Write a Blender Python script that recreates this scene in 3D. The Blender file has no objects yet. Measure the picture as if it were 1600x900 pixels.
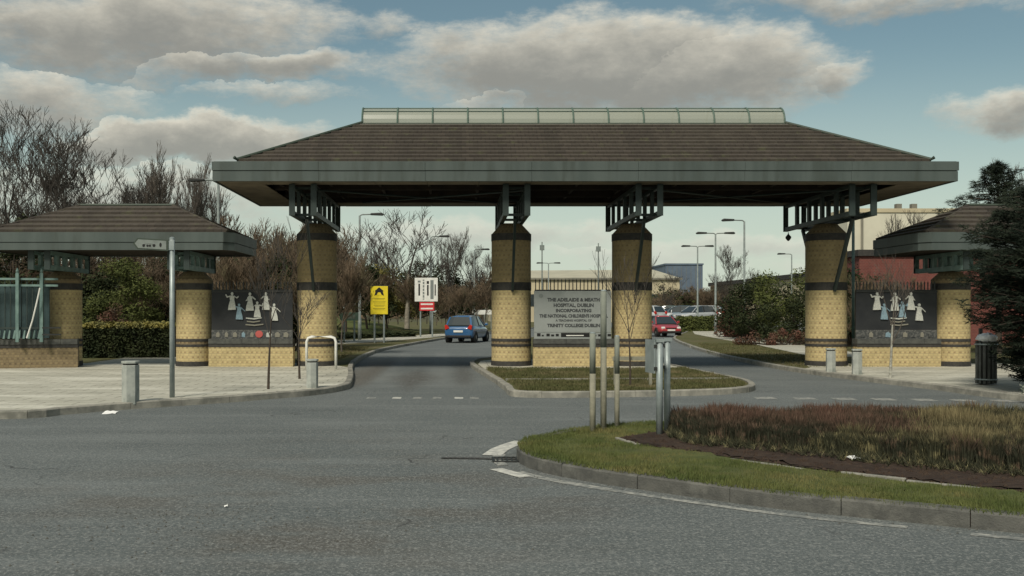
import bpy, bmesh, math, random
from mathutils import Vector, Matrix, noise
R = math.radians
random.seed(7)
SC = bpy.context.scene
COL = SC.collection

# ------------------------------------------------------------------ camera
F = 1500.0; HC = 1.7; VPX = 715.0; HY = 487.0      # focal length (px of 1600), eye height, where straight ahead falls
cam_d = bpy.data.cameras.new('camera'); cam = bpy.data.objects.new('camera', cam_d); COL.objects.link(cam)
cam.location = (0, 0, HC); cam.rotation_euler = (R(90), 0, 0)
cam_d.sensor_width = 36; cam_d.lens = 36 * F / 1600
cam_d.shift_x = (800 - VPX) / 1600; cam_d.shift_y = -(450 - HY) / 1600
cam_d.clip_start = .1; cam_d.clip_end = 6000
SC.camera = cam

# ------------------------------------------------------------------ light
SUN_EL, SUN_AZ = 47.0, 205.0       # azimuth clockwise from +Y: behind the camera, a little to the left
SC.view_settings.view_transform = 'Standard'; SC.view_settings.look = 'None'
SC.view_settings.exposure = 0.0; SC.view_settings.gamma = 1.0
sd = bpy.data.lights.new('sun', 'SUN'); so = bpy.data.objects.new('sun', sd); COL.objects.link(so)
sd.energy = 3.4; sd.angle = R(12); sd.color = (1.0, .93, .80)
dv = Vector((math.sin(R(SUN_AZ)) * math.cos(R(SUN_EL)), math.cos(R(SUN_AZ)) * math.cos(R(SUN_EL)), math.sin(R(SUN_EL))))
so.rotation_euler = (-dv).to_track_quat('-Z', 'Y').to_euler()

class NT:
    """small helper to write node graphs as expressions"""
    def __init__(s, tree): s.t = tree
    def n(s, typ, **kw):
        nd = s.t.nodes.new(typ)
        for k, v in kw.items(): setattr(nd, k, v)
        return nd
    def put(s, sock, v):
        if isinstance(v, bpy.types.NodeSocket): s.t.links.new(v, sock)
        elif v is not None:
            if isinstance(v, (tuple, list)) and len(v) == 3 and sock.type == 'RGBA': v = (*v, 1)
            sock.default_value = v
    def m(s, op, a, b=None, c=None, clamp=False):
        nd = s.n('ShaderNodeMath', operation=op); nd.use_clamp = clamp
        s.put(nd.inputs[0], a)
        if b is not None: s.put(nd.inputs[1], b)
        if c is not None: s.put(nd.inputs[2], c)
        return nd.outputs[0]
    def step(s, v, lo, hi, a=0., b=1.):
        nd = s.n('ShaderNodeMapRange', interpolation_type='SMOOTHSTEP')
        s.put(nd.inputs['Value'], v); s.put(nd.inputs['From Min'], lo); s.put(nd.inputs['From Max'], hi)
        s.put(nd.inputs['To Min'], a); s.put(nd.inputs['To Max'], b)
        return nd.outputs[0]
    def mix(s, f, a, b, mode='MIX'):
        nd = s.n('ShaderNodeMix', data_type='RGBA', blend_type=mode)
        s.put(nd.inputs[0], f); s.put(nd.inputs[6], a); s.put(nd.inputs[7], b)
        return nd.outputs[2]
    def noise(s, vec, scale, detail=4., rough=.55, dist=0.):
        nd = s.n('ShaderNodeTexNoise'); s.put(nd.inputs['Vector'], vec)
        nd.inputs['Scale'].default_value = scale; nd.inputs['Detail'].default_value = detail
        nd.inputs['Roughness'].default_value = rough; nd.inputs['Distortion'].default_value = dist
        return nd.outputs['Fac']
    def sep(s, vec):
        nd = s.n('ShaderNodeSeparateXYZ'); s.put(nd.inputs[0], vec); return nd.outputs
    def comb(s, x, y, z):
        nd = s.n('ShaderNodeCombineXYZ'); s.put(nd.inputs[0], x); s.put(nd.inputs[1], y); s.put(nd.inputs[2], z); return nd.outputs[0]
    def scale(s, vec, v3):
        nd = s.n('ShaderNodeVectorMath', operation='MULTIPLY'); s.put(nd.inputs[0], vec); nd.inputs[1].default_value = v3; return nd.outputs[0]

world = bpy.data.worlds.new('World'); SC.world = world; world.use_nodes = True
wt = world.node_tree; wt.nodes.clear(); W = NT(wt)
sky = W.n('ShaderNodeTexSky', sky_type='NISHITA'); sky.sun_disc = False
sky.sun_elevation = R(SUN_EL); sky.sun_rotation = R(SUN_AZ); sky.air_density = 1.0; sky.dust_density = 1.2; sky.ozone_density = 1.5
tc = W.n('ShaderNodeTexCoord').outputs['Generated']
dx, dy, dz = W.sep(tc)
SKYK = .09
skyc = W.mix(1., sky.outputs[0], (SKYK * 1.0, SKYK * 1.03, SKYK * .80), 'MULTIPLY')
# clouds: banks of cumulus at fixed directions of the sky, the rest scattered by noise
yy = W.m('MAXIMUM', dy, .15)
u0 = W.m('DIVIDE', dx, yy); v0 = W.m('DIVIDE', dz, yy)
warp = W.m('MULTIPLY', W.m('SUBTRACT', W.noise(W.scale(tc, (1, 1, 1.6)), 9., 6., .6), .5), .075)
warp2 = W.m('MULTIPLY', W.m('SUBTRACT', W.noise(W.scale(tc, (1.3, 1.1, 1.9)), 7., 6., .6), .5), .13)
u = W.m('ADD', u0, warp2); v = W.m('ADD', v0, warp)
edge = W.m('MULTIPLY', W.m('SUBTRACT', W.noise(W.scale(tc, (1, 1, 1.7)), 17., 8., .60), .5), 1.05)
BL = [(930, 96, 350, 92, 1.3), (1080, 112, 275, 84, 1.2), (800, 150, 120, 25, .7), (1290, 120, 90, 40, .8), (210, 42, 350, 84, 1.1), (470, 105, 120, 34, 1.),
      (330, 100, 180, 42, .85), (60, 160, 200, 62, .85), (300, 222, 220, 44, 1.6), (440, 150, 130, 18, .5), (1570, 170, 120, 42, .95),
      (1370, 2, 240, 30, .7), (590, 40, 60, 22, .35), (760, 365, 300, 30, .75), (1150, 392, 330, 24, .75), (1420, 425, 260, 20, .5), (200, 300, 400, 60, .55)]
dens = None
for (px, py, rx, ry, st) in BL:
    a = W.m('DIVIDE', W.m('SUBTRACT', u, (px - VPX) / F), rx / F)
    b = W.m('DIVIDE', W.m('SUBTRACT', v, (HY - py) / F), ry / F)
    r2 = W.m('ADD', W.m('MULTIPLY', a, a), W.m('MULTIPLY', b, b))
    d = W.m('MULTIPLY', W.m('SUBTRACT', 1., r2), st)
    if dens is None: dens, tt = d, b
    else:
        gt = W.m('GREATER_THAN', d, dens)
        nd = W.n('ShaderNodeMix', data_type='FLOAT'); W.put(nd.inputs[0], gt); W.put(nd.inputs[2], tt); W.put(nd.inputs[3], b)
        tt = nd.outputs[0]; dens = W.m('MAXIMUM', dens, d)
front = W.step(dy, .2, .5)
bg = W.m('MULTIPLY', W.m('SUBTRACT', W.noise(W.scale(tc, (1, 1, 2.6)), 2.4, 8., .58), .50), 7.)
nd = W.n('ShaderNodeMix', data_type='FLOAT'); W.put(nd.inputs[0], front); W.put(nd.inputs[2], bg); W.put(nd.inputs[3], dens); dens = nd.outputs[0]
dens = W.m('ADD', dens, edge)
wisp = W.m('MULTIPLY', W.m('SUBTRACT', W.noise(W.scale(tc, (.8, 1, 2.4)), 38., 8., .7), .5), 1.3)
cov = W.step(W.m('ADD', dens, wisp), -.25, .95)
fine = W.noise(W.scale(tc, (1, 1, 2.)), 22., 8., .65)
lit = W.m('ADD', W.m('MULTIPLY', tt, .62), W.m('MULTIPLY', W.m('SUBTRACT', fine, .5), 1.0))
thin = W.step(dens, .1, 1.0, .45, -.1)
lit = W.step(W.m('ADD', lit, thin), -.45, .95)
ccol = W.mix(lit, (.290, .285, .255), (.80, .75, .62))
low = W.step(v0, .02, .20, 1., 0.)
ccol = W.mix(W.m('MULTIPLY', low, .75), ccol, (.66, .70, .61))
hz = W.step(v0, .0, .30, .80, .0)
skyc = W.mix(hz, skyc, (.62, .69, .60))
fin = W.mix(W.m('MULTIPLY', cov, .93), skyc, ccol)
bgn = W.n('ShaderNodeBackground'); W.put(bgn.inputs[0], fin); bgn.inputs[1].default_value = 1.0
wo = W.n('ShaderNodeOutputWorld'); wt.links.new(bgn.outputs[0], wo.inputs[0])

# ------------------------------------------------------------------ helpers
def P(px, py, z=0.):
    """ground point seen at a photo pixel, on the plane of height z"""
    Y = F * (HC - z) / (py - HY)
    return Vector(((px - VPX) / F * Y, Y, z))
def XA(px, Y): return (px - VPX) / F * Y
def ZA(py, Y): return HC + (HY - py) / F * Y

class MB:
    def __init__(s): s.v = []; s.f = []; s.uv = {}
    def face(s, pts, uvs=None):
        i = len(s.v); s.v += [tuple(p) for p in pts]
        if uvs: s.uv[len(s.f)] = uvs
        s.f.append(tuple(range(i, i + len(pts))))
    def box(s, x0, x1, y0, y1, z0, z1):
        i = len(s.v)
        s.v += [(x0,y0,z0),(x1,y0,z0),(x1,y1,z0),(x0,y1,z0),(x0,y0,z1),(x1,y0,z1),(x1,y1,z1),(x0,y1,z1)]
        for q in ((0,3,2,1),(4,5,6,7),(0,1,5,4),(1,2,6,5),(2,3,7,6),(3,0,4,7)): s.f.append(tuple(i+k for k in q))
    def bar(s, a, b, w, h, up=(0, 0, 1)):
        a = Vector(a); b = Vector(b); d = (b - a).normalized(); up = Vector(up)
        if abs(d.dot(up)) > .98: up = Vector((0, 1, 0))
        r = d.cross(up).normalized(); q = r.cross(d).normalized()
        i = len(s.v)
        for p in (a, b):
            for (e, g) in ((-1,-1),(1,-1),(1,1),(-1,1)): s.v.append(tuple(p + r*e*w/2 + q*g*h/2))
        for q_ in ((3,2,1,0),(4,5,6,7),(0,1,5,4),(1,2,6,5),(2,3,7,6),(3,0,4,7)): s.f.append(tuple(i+k for k in q_))
    def tube(s, pts, rad, n=6, cap=True):
        pts = [Vector(p) for p in pts]; k = len(pts)
        if not isinstance(rad, (list, tuple)): rad = [rad] * k
        base = len(s.v); ref = None
        for i, p in enumerate(pts):
            d = (pts[min(i+1, k-1)] - pts[max(i-1, 0)]).normalized()
            if ref is None: ref = Vector((0, 0, 1)) if abs(d.z) < .9 else Vector((1, 0, 0))
            a = d.cross(ref); a = a.normalized() if a.length > 1e-5 else d.orthogonal().normalized()
            b = d.cross(a).normalized(); ref = b.cross(d) if False else ref
            for j in range(n):
                t = 2 * math.pi * j / n
                s.v.append(tuple(p + (a * math.cos(t) + b * math.sin(t)) * rad[i]))
        for i in range(k - 1):
            for j in range(n):
                a0 = base + i*n + j; a1 = base + i*n + (j+1) % n
                s.f.append((a0, a1, a1 + n, a0 + n))
        if cap:
            s.f.append(tuple(base + j for j in range(n))[::-1]); s.f.append(tuple(base + (k-1)*n + j for j in range(n)))
    def lathe(s, prof, c=(0, 0), n=32, uv=True):
        """prof: list of (r, z) bottom to top"""
        base = len(s.v)
        for (r, z) in prof:
            for j in range(n):
                t = 2*math.pi*j/n; s.v.append((c[0] + r*math.sin(t), c[1] - r*math.cos(t), z))
        R0 = max(r for r, z in prof)
        for i in range(len(prof)-1):
            for j in range(n):
                a = base+i*n+j; b = base+i*n+(j+1) % n
                if uv:
                    uu0 = 2*math.pi*R0*j/n; uu1 = 2*math.pi*R0*(j+1)/n
                    s.uv[len(s.f)] = [(uu0, prof[i][1]), (uu1, prof[i][1]), (uu1, prof[i+1][1]), (uu0, prof[i+1][1])]
                s.f.append((a, b, b+n, a+n))
        s.f.append(tuple(base+j for j in range(n))[::-1]); s.f.append(tuple(base+(len(prof)-1)*n+j for j in range(n)))
    def prism(s, poly, z0, z1):
        """poly xy, extruded in z"""
        n = len(poly); i = len(s.v)
        s.v += [(p[0], p[1], z0) for p in poly] + [(p[0], p[1], z1) for p in poly]
        s.f.append(tuple(i+k for k in range(n))[::-1]); s.f.append(tuple(i+n+k for k in range(n)))
        for k in range(n): s.f.append((i+k, i+(k+1) % n, i+n+(k+1) % n, i+n+k))
    def prism_xz(s, poly, y0, y1):
        n = len(poly); i = len(s.v)
        s.v += [(p[0], y0, p[1]) for p in poly] + [(p[0], y1, p[1]) for p in poly]
        s.f.append(tuple(i+k for k in range(n))); s.f.append(tuple(i+n+k for k in range(n))[::-1])
        for k in range(n): s.f.append((i+k, i+n+k, i+n+(k+1) % n, i+(k+1) % n))
    def mesh(s, name, m, smooth=False, autouv=False):
        me = bpy.data.meshes.new(name); me.from_pydata(s.v, [], s.f)
        if s.uv or autouv:
            ul = me.uv_layers.new(name='UVMap')
            for p in me.polygons:
                q = s.uv.get(p.index)
                nrm = p.normal
                for k, li in enumerate(p.loop_indices):
                    if q: ul.data[li].uv = q[k]
                    else:
                        co = me.vertices[me.loops[li].vertex_index].co
                        if abs(nrm.z) > .8: ul.data[li].uv = (co.x, co.y)
                        elif abs(nrm.y) > abs(nrm.x): ul.data[li].uv = (co.x, co.z)
                        else: ul.data[li].uv = (co.y, co.z)
        if m: me.materials.append(m)
        if smooth:
            me.polygons.foreach_set('use_smooth', [True]*len(me.polygons))
        me.update(); return me
    def build(s, name, m, parent=None, smooth=False, autouv=False, bevel=0, kind=None, label=None):
        me = s.mesh(name, m, smooth, autouv)
        o = bpy.data.objects.new(name, me); COL.objects.link(o)
        if parent: o.parent = parent
        if bevel:
            b = o.modifiers.new('bevel', 'BEVEL'); b.width = bevel; b.segments = 2; b.limit_method = 'ANGLE'
        if smooth == 'auto': pass
        if kind: o['kind'] = kind
        if label: o['label'] = label
        return o

def thing(name, loc, label, cat, group=None, rz=0.):
    o = bpy.data.objects.new(name, None); COL.objects.link(o); o.location = loc; o.rotation_euler = (0, 0, rz)
    o.empty_display_size = .3
    o['label'] = label; o['category'] = cat
    if group: o['group'] = group
    return o
def tag(o, label, cat, group=None, kind=None):
    o['label'] = label; o['category'] = cat
    if group: o['group'] = group
    if kind: o['kind'] = kind
    return o
KIDS = {}
def copy_tree(o, parent=None):
    c = o.copy(); COL.objects.link(c); c.parent = parent
    for ch in [x for x in list(COL.objects) if x.parent == o]: copy_tree(ch, c)
    return c
def clone(o, loc, label, rz=0., sc=None, group=None):
    c = copy_tree(o); c.location = loc; c.rotation_euler = (0, 0, rz); c['label'] = label
    if sc: c.scale = sc if isinstance(sc, tuple) else (sc, sc, sc)
    if group: c['group'] = group
    return c

MATS = {}
def mat(name, c1, c2=None, scale=3., rough=.8, bump=0., bscale=None, metal=0., detail=6., spec=.3, dist=.02, coat=0., lo=.35, hi=.65, c3=None, scale3=.5, coords='Object', stretch=None):
    m = bpy.data.materials.new(name); m.use_nodes = True; t = m.node_tree; t.nodes.clear(); N = NT(t)
    co = N.n('ShaderNodeTexCoord').outputs[coords] if coords != 'World' else N.n('ShaderNodeNewGeometry').outputs['Position']
    if stretch: co = N.scale(co, stretch)
    c = (*c1, 1)
    if c2 is not None:
        c = N.mix(N.step(N.noise(co, scale, detail, .6), lo, hi), c1, c2)
    if c3 is not None:
        c = N.mix(N.step(N.noise(co, scale3, 5., .6), .48, .68), c, c3)
    bs = N.n('ShaderNodeBsdfPrincipled'); N.put(bs.inputs['Base Color'], c)
    bs.inputs['Roughness'].default_value = rough; bs.inputs['Metallic'].default_value = metal
    bs.inputs['Specular IOR Level'].default_value = spec; bs.inputs['Coat Weight'].default_value = coat
    if bump:
        b = N.n('ShaderNodeBump'); b.inputs['Strength'].default_value = bump; b.inputs['Distance'].default_value = dist
        N.put(b.inputs['Height'], N.noise(co, bscale or scale*4, 6., .6)); t.links.new(b.outputs[0], bs.inputs['Normal'])
    o = N.n('ShaderNodeOutputMaterial'); t.links.new(bs.outputs[0], o.inputs[0])
    MATS[name] = m; return m

# ---- plain materials
M_teal = mat('painted_steel_teal', (.032, .046, .043), (.022, .033, .031), 2., .5, .1, 20)
M_teal_lt = mat('painted_steel_pale_teal', (.16, .24, .22), (.10, .16, .15), 3., .5)
M_fascia = mat('fascia_grey_green', (.075, .093, .088), (.058, .074, .070), 1.3, .5, .05, 8, c3=(.050, .062, .056), scale3=1.6, stretch=(1.6, 1.6, .22))
M_soffit = mat('soffit_board', (.20, .17, .12), (.15, .125, .09), 2., .8)
M_deck = mat('roof_deck_timber', (.035, .026, .018), (.022, .017, .013), 3., .9)
M_lead = mat('flashing', (.33, .33, .29), (.24, .25, .22), 4., .6)
M_hip = mat('hip_flashing_green', (.04, .055, .042), None, rough=.6)
M_galv = mat('galvanised_steel', (.30, .34, .34), (.23, .27, .27), 6., .45, .05, 30, metal=.3)
M_lamp = mat('lamp_pole_grey', (.20, .23, .22), (.15, .175, .17), 4., .5)
M_dark = mat('dark_metal', (.02, .022, .022), (.03, .032, .03), 5., .5)
M_conc = mat('concrete_kerb', (.30, .29, .25), (.21, .205, .18), 5., .9, .4, 60, c3=(.15, .15, .13), scale3=1.8)
M_kerbd = mat('weathered_granite_kerb', (.105, .105, .096), (.072, .073, .068), 6., .9, .5, 60, c3=(.13, .13, .118), scale3=5.)
M_slate = mat('dark_coping_brick', (.050, .047, .042), (.032, .031, .030), 8., .7, .4, 40)
M_bollard = mat('pale_concrete_bollard', (.36, .38, .35), (.28, .30, .28), 6., .85, .3, 60, c3=(.22, .24, .22), scale3=3.)
M_bark = mat('bark_brown', (.070, .055, .042), (.04, .033, .027), 12., .9, .5, 40)
M_twig = mat('twig_brown', (.11, .095, .08), (.075, .066, .056), 3., .9)
M_twigd = mat('twig_dark', (.065, .058, .050), (.045, .040, .035), 3., .9)
M_scrub = mat('scrub_twig_tan', (.16, .115, .075), (.085, .066, .046), 1.2, .95, c3=(.10, .10, .05), scale3=.3)
M_birch = mat('birch_bark', (.42, .42, .37), (.22, .21, .18), 6., .8)
M_palebark = mat('pale_bark', (.22, .20, .16), (.14, .125, .10), 5., .9)
M_leafd = mat('evergreen_leaf_dark', (.020, .028, .014), (.038, .046, .020), 2.5, .75, spec=.08)
M_leafo = mat('evergreen_leaf_olive', (.098, .112, .036), (.055, .068, .024), 2., .75, spec=.08)
M_leafy = mat('yellowing_leaf', (.19, .165, .04), (.10, .10, .035), 2., .7)
M_leafr = mat('russet_leaf', (.12, .05, .035), (.06, .045, .025), 2., .7)
M_needle = mat('conifer_needle', (.012, .017, .013), (.024, .031, .021), 3., .9, spec=.05)
M_palel = mat('pale_variegated_leaf', (.30, .32, .28), (.12, .15, .10), 9., .6)
M_white = mat('white_paint', (.72, .72, .68), (.62, .62, .58), 4., .5)
M_black = mat('black_print', (.012, .012, .012), None, rough=.6)
M_yellow = mat('yellow_sign_face', (.75, .60, .03), (.68, .54, .03), 3., .5)
M_red = mat('red_sign_face', (.50, .035, .04), None, rough=.5)
M_greyprint = mat('grey_print', (.18, .20, .19), None, rough=.6)
M_olive = mat('olive_print', (.30, .25, .02), None, rough=.6)
M_mural = mat('mural_black_board', (.016, .018, .021), (.024, .026, .028), 2., .6)
M_mgrey = mat('mural_grey', (.05, .055, .055), (.11, .11, .105), 14., .7, lo=.45, hi=.6)
M_fwhite = mat('relief_white', (.50, .50, .45), (.36, .38, .36), 20., .6)
M_fblue = mat('relief_pale_blue', (.22, .32, .37), (.15, .22, .27), 20., .6)
M_fred = mat('relief_red', (.42, .09, .08), None, rough=.6)
M_signgrey = mat('sign_board_grey', (.27, .29, .28), (.235, .255, .245), 1.5, .5)
M_text = mat('sign_text_dark', (.055, .06, .062), None, rough=.6)
M_soil = mat('bed_soil', (.040, .026, .019), (.062, .042, .030), 9., 1., .9, 40, dist=.04, c3=(.03, .02, .016), scale3=2.)
M_paint = mat('worn_road_paint', (.34, .34, .31), (.17, .18, .175), 14., .8, lo=.4, hi=.6, c3=(.14, .15, .145), scale3=4.)
M_paintb = mat('road_paint', (.55, .55, .50), (.35, .35, .33), 10., .8)
M_cream = mat('cream_render', (.58, .56, .46), (.52, .50, .41), .4, .9)
M_cream2 = mat('cream_cladding', (.50, .44, .30), (.42, .37, .26), .3, .9)
M_bluecl = mat('blue_grey_cladding', (.11, .15, .20), (.09, .12, .165), .4, .6)
M_roofd = mat('far_roof_sheet', (.22, .21, .17), (.16, .155, .13), .3, .8)
M_tyre = mat('tyre_rubber', (.018, .018, .018), None, rough=.9)
M_rim = mat('wheel_rim', (.35, .36, .36), None, rough=.35, metal=.8)
M_glass = mat('car_glass', (.03, .04, .045), None, rough=.06, spec=.8)
M_tail = mat('tail_light', (.45, .03, .02), None, rough=.2)
M_head = mat('head_light', (.7, .7, .66), None, rough=.15)
M_trim = mat('car_trim', (.02, .02, .02), None, rough=.6)
M_litter = mat('litter_white', (.8, .8, .78), None, rough=.6)
M_wood = mat('weathered_wood_post', (.27, .26, .20), (.20, .195, .15), 5., .85, .3, 40)
M_post2 = mat('weathered_post_top', (.21, .225, .19), (.16, .175, .15), 5., .8)
M_binm = mat('bin_metal', (.08, .085, .08), (.05, .055, .05), 6., .6)
def carpaint(n, c): return mat(n, c, None, rough=.3, coat=1., spec=.5)

# ---- asphalt
def asphalt():
    m = bpy.data.materials.new('asphalt'); m.use_nodes = True; t = m.node_tree; t.nodes.clear(); N = NT(t)
    co = N.n('ShaderNodeNewGeometry').outputs['Position']; x, y, z = N.sep(co)
    big = N.noise(N.scale(co, (1, .8, 1)), .35, 5., .6); mid = N.noise(co, 3., 6., .65); grain = N.noise(co, 120., 2., .7); agg = N.noise(co, 42., 2., .6)
    c = N.mix(N.step(big, .35, .7), (.086, .101, .102), (.128, .143, .142))
    c = N.mix(N.step(mid, .4, .75, 0., .5), c, (.092, .105, .105))
    stk = N.noise(N.scale(co, (.18, 1.3, 1)), 1.1, 5., .6)
    c = N.mix(N.step(stk, .5, .72, 0., .55), c, (.165, .182, .182)); c = N.mix(N.step(stk, .48, .3, 0., .6), c, (.070, .082, .083))
    # brown, oil-stained wear where traffic brakes on the near left
    st = N.m('MULTIPLY', N.step(N.noise(N.scale(co, (.6, 1.2, 1)), .8, 5., .6), .42, .66), N.step(N.m('ADD', N.m('ABSOLUTE', N.m('ADD', x, 1.2)), N.m('MULTIPLY', N.m('ABSOLUTE', N.m('SUBTRACT', y, 8.6)), .7)), 1.0, 5., .75, 0.))
    c = N.mix(st, c, (.082, .074, .062))
    # polished wheel tracks of the entry lane
    lc = N.m('SUBTRACT', x, N.m('MULTIPLY', N.step(y, 20., 60.), -.2))
    tr = N.m('ABSOLUTE', N.m('SUBTRACT', N.m('ABSOLUTE', N.m('ADD', lc, 1.25)), .72))
    trk = N.m('MULTIPLY', N.step(tr, .12, .42, 1., 0.), N.m('MULTIPLY', N.step(y, 21., 26.), N.step(y, 36., 44., 1., 0.)))
    c = N.mix(N.m('MULTIPLY', trk, .25), c, (.20, .215, .21))
    oil = N.m('MULTIPLY', N.step(N.m('ADD', N.m('ABSOLUTE', N.m('ADD', x, 1.1)), N.m('MULTIPLY', N.m('ABSOLUTE', N.m('SUBTRACT', y, 24.5)), .16)), .15, .95, 1., 0.), N.step(mid, .3, .6, .4, 1.))
    c = N.mix(N.m('MULTIPLY', oil, .95), c, (.045, .041, .036))
    tm = N.m('MULTIPLY', N.step(N.m('ABSOLUTE', N.m('SUBTRACT', N.m('ABSOLUTE', N.m('ADD', x, N.m('ADD', 1.1, N.m('MULTIPLY', N.m('SUBTRACT', mid, .5), .5)))), 1.25)), .05, .38, 1., 0.), N.m('MULTIPLY', N.step(y, 21., 24.), N.step(y, 29., 38., 1., 0.)))
    c = N.mix(N.m('MULTIPLY', tm, .7), c, (.045, .045, .042))
    edg = N.m('MULTIPLY', N.step(N.m('ABSOLUTE', N.m('ADD', x, 2.6)), .1, .75, 1., 0.), N.m('MULTIPLY', N.step(y, 20.5, 23.), N.step(y, 30., 36., 1., 0.)))
    c = N.mix(N.m('MULTIPLY', edg, .6), c, (.10, .085, .065))
    c = N.mix(N.step(agg, .54, .68, 0., .75), c, (.29, .295, .28)); c = N.mix(N.step(agg, .46, .32, 0., .75), c, (.05, .055, .055)); c = N.mix(N.step(N.noise(co, 15., 4., .7), .48, .7, 0., .6), c, (.24, .25, .24))
    c = N.mix(N.step(grain, .5, .8, 0., .5), c, (.23, .24, .23))
    # hairline cracks
    vo = N.n('ShaderNodeTexVoronoi', feature='DISTANCE_TO_EDGE'); N.put(vo.inputs['Vector'], N.n('ShaderNodeVectorMath', operation='ADD').outputs[0])
    add = vo.inputs['Vector'].links[0].from_node; N.put(add.inputs[0], co)
    nv = N.n('ShaderNodeTexNoise'); N.put(nv.inputs['Vector'], co); nv.inputs['Scale'].default_value = 1.5; t.links.new(nv.outputs['Color'], add.inputs[1])
    vo.inputs['Scale'].default_value = .22
    cr = N.m('MULTIPLY', N.step(vo.outputs['Distance'], .001, .0045, 1., 0.), N.step(N.noise(co, .6, 3.), .52, .6))
    c = N.mix(N.m('MULTIPLY', cr, .7), c, (.035, .035, .035))
    bs = N.n('ShaderNodeBsdfPrincipled'); N.put(bs.inputs['Base Color'], c); bs.inputs['Roughness'].default_value = .82; bs.inputs['Specular IOR Level'].default_value = .35
    b = N.n('ShaderNodeBump'); b.inputs['Strength'].default_value = .7; b.inputs['Distance'].default_value = .012
    N.put(b.inputs['Height'], N.m('ADD', agg, N.m('MULTIPLY', grain, .6))); t.links.new(b.outputs[0], bs.inputs['Normal'])
    o = N.n('ShaderNodeOutputMaterial'); t.links.new(bs.outputs[0], o.inputs[0]); return m
M_asph = asphalt()

# ---- paving flags
def paving():
    m = bpy.data.materials.new('concrete_flags'); m.use_nodes = True; t = m.node_tree; t.nodes.clear(); N = NT(t)
    co = N.n('ShaderNodeNewGeometry').outputs['Position']
    br = N.n('ShaderNodeTexBrick'); N.put(br.inputs['Vector'], co); br.inputs['Scale'].default_value = 1.; br.offset = .5
    br.inputs['Brick Width'].default_value = .6; br.inputs['Row Height'].default_value = .4; br.inputs['Mortar Size'].default_value = .012
    br.inputs['Color1'].default_value = (.44, .43, .36, 1); br.inputs['Color2'].default_value = (.37, .36, .30, 1); br.inputs['Mortar'].default_value = (.13, .125, .10, 1)
    c = br.outputs['Color']
    n1 = N.noise(N.scale(co, (.30, 1.2, 1)), .9, 6., .62)
    c = N.mix(N.step(n1, .50, .66, 0., .65), c, (.62, .61, .53))
    c = N.mix(N.step(n1, .46, .30, 0., .7), c, (.27, .27, .22))
    c = N.mix(N.step(N.noise(co, 9., 6., .7), .45, .75, 0., .5), c, (.22, .215, .18))
    bs = N.n('ShaderNodeBsdfPrincipled'); N.put(bs.inputs['Base Color'], c); bs.inputs['Roughness'].default_value = .9
    b = N.n('ShaderNodeBump'); b.inputs['Strength'].default_value = .4; b.inputs['Distance'].default_value = .01
    N.put(b.inputs['Height'], N.m('SUBTRACT', N.noise(co, 30., 4.), N.m('MULTIPLY', br.outputs['Fac'], .8))); t.links.new(b.outputs[0], bs.inputs['Normal'])
    o = N.n('ShaderNodeOutputMaterial'); t.links.new(bs.outputs[0], o.inputs[0]); return m
M_pave = paving()

# ---- buff brick with dark headers set in a diaper pattern
def brick(name, base1, base2, dark, mort, dots=True):
    m = bpy.data.materials.new(name); m.use_nodes = True; t = m.node_tree; t.nodes.clear(); N = NT(t)
    uv = N.n('ShaderNodeTexCoord').outputs['UV']; x, y, z = N.sep(uv)
    br = N.n('ShaderNodeTexBrick'); N.put(br.inputs['Vector'], uv); br.inputs['Scale'].default_value = 1.
    br.inputs['Brick Width'].default_value = .15; br.inputs['Row Height'].default_value = .075; br.inputs['Mortar Size'].default_value = .005
    br.inputs['Color1'].default_value = (*base1, 1); br.inputs['Color2'].default_value = (*base2, 1); br.inputs['Mortar'].default_value = (*mort, 1)
    c = br.outputs['Color']
    if dots:
        row = N.m('FLOOR', N.m('DIVIDE', y, .15)); par = N.m('MULTIPLY', N.m('MODULO', N.m('ABSOLUTE', row), 2.), .5)
        fu = N.m('FRACT', N.m('ADD', N.m('DIVIDE', x, .15), par)); fv = N.m('FRACT', N.m('DIVIDE', y, .15))
        du = N.m('MULTIPLY', N.m('GREATER_THAN', fu, .04), N.m('LESS_THAN', fu, .42)); dvv = N.m('MULTIPLY', N.m('GREATER_THAN', fv, .04), N.m('LESS_THAN', fv, .40))
        cell = N.n('ShaderNodeTexWhiteNoise', noise_dimensions='2D'); N.put(cell.inputs['Vector'], N.comb(N.m('FLOOR', N.m('ADD', N.m('DIVIDE', x, .15), par)), row, 0.))
        k = N.m('MULTIPLY', N.m('MULTIPLY', du, dvv), N.step(cell.outputs['Value'], 0., 1., .55, 1.))
        c = N.mix(N.m('MULTIPLY', k, .85), c, dark)
    c = N.mix(N.step(N.noise(uv, 2.2, 5., .6), .42, .75, 0., .5), c, tuple(q*.62 for q in base2))
    bs = N.n('ShaderNodeBsdfPrincipled'); N.put(bs.inputs['Base Color'], c); bs.inputs['Roughness'].default_value = .85
    b = N.n('ShaderNodeBump'); b.inputs['Strength'].default_value = .5; b.inputs['Distance'].default_value = .008; b.invert = True
    N.put(b.inputs['Height'], br.outputs['Fac']); t.links.new(b.outputs[0], bs.inputs['Normal'])
    o = N.n('ShaderNodeOutputMaterial'); t.links.new(bs.outputs[0], o.inputs[0]); return m
M_brick = brick('buff_diaper_brick', (.51, .41, .205), (.43, .345, .17), (.23, .155, .08), (.31, .25, .15))
M_brickm = brick('shaded_tone_brick', (.33, .25, .12), (.27, .205, .10), (.20, .14, .07), (.26, .21, .13))  # darker copy for upper shafts: canopy shade put into the brick colour
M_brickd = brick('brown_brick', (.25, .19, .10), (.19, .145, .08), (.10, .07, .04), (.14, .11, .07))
M_redbrick = brick('red_brick', (.17, .045, .035), (.13, .037, .03), (.1, .03, .03), (.18, .10, .08), False)

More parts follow.
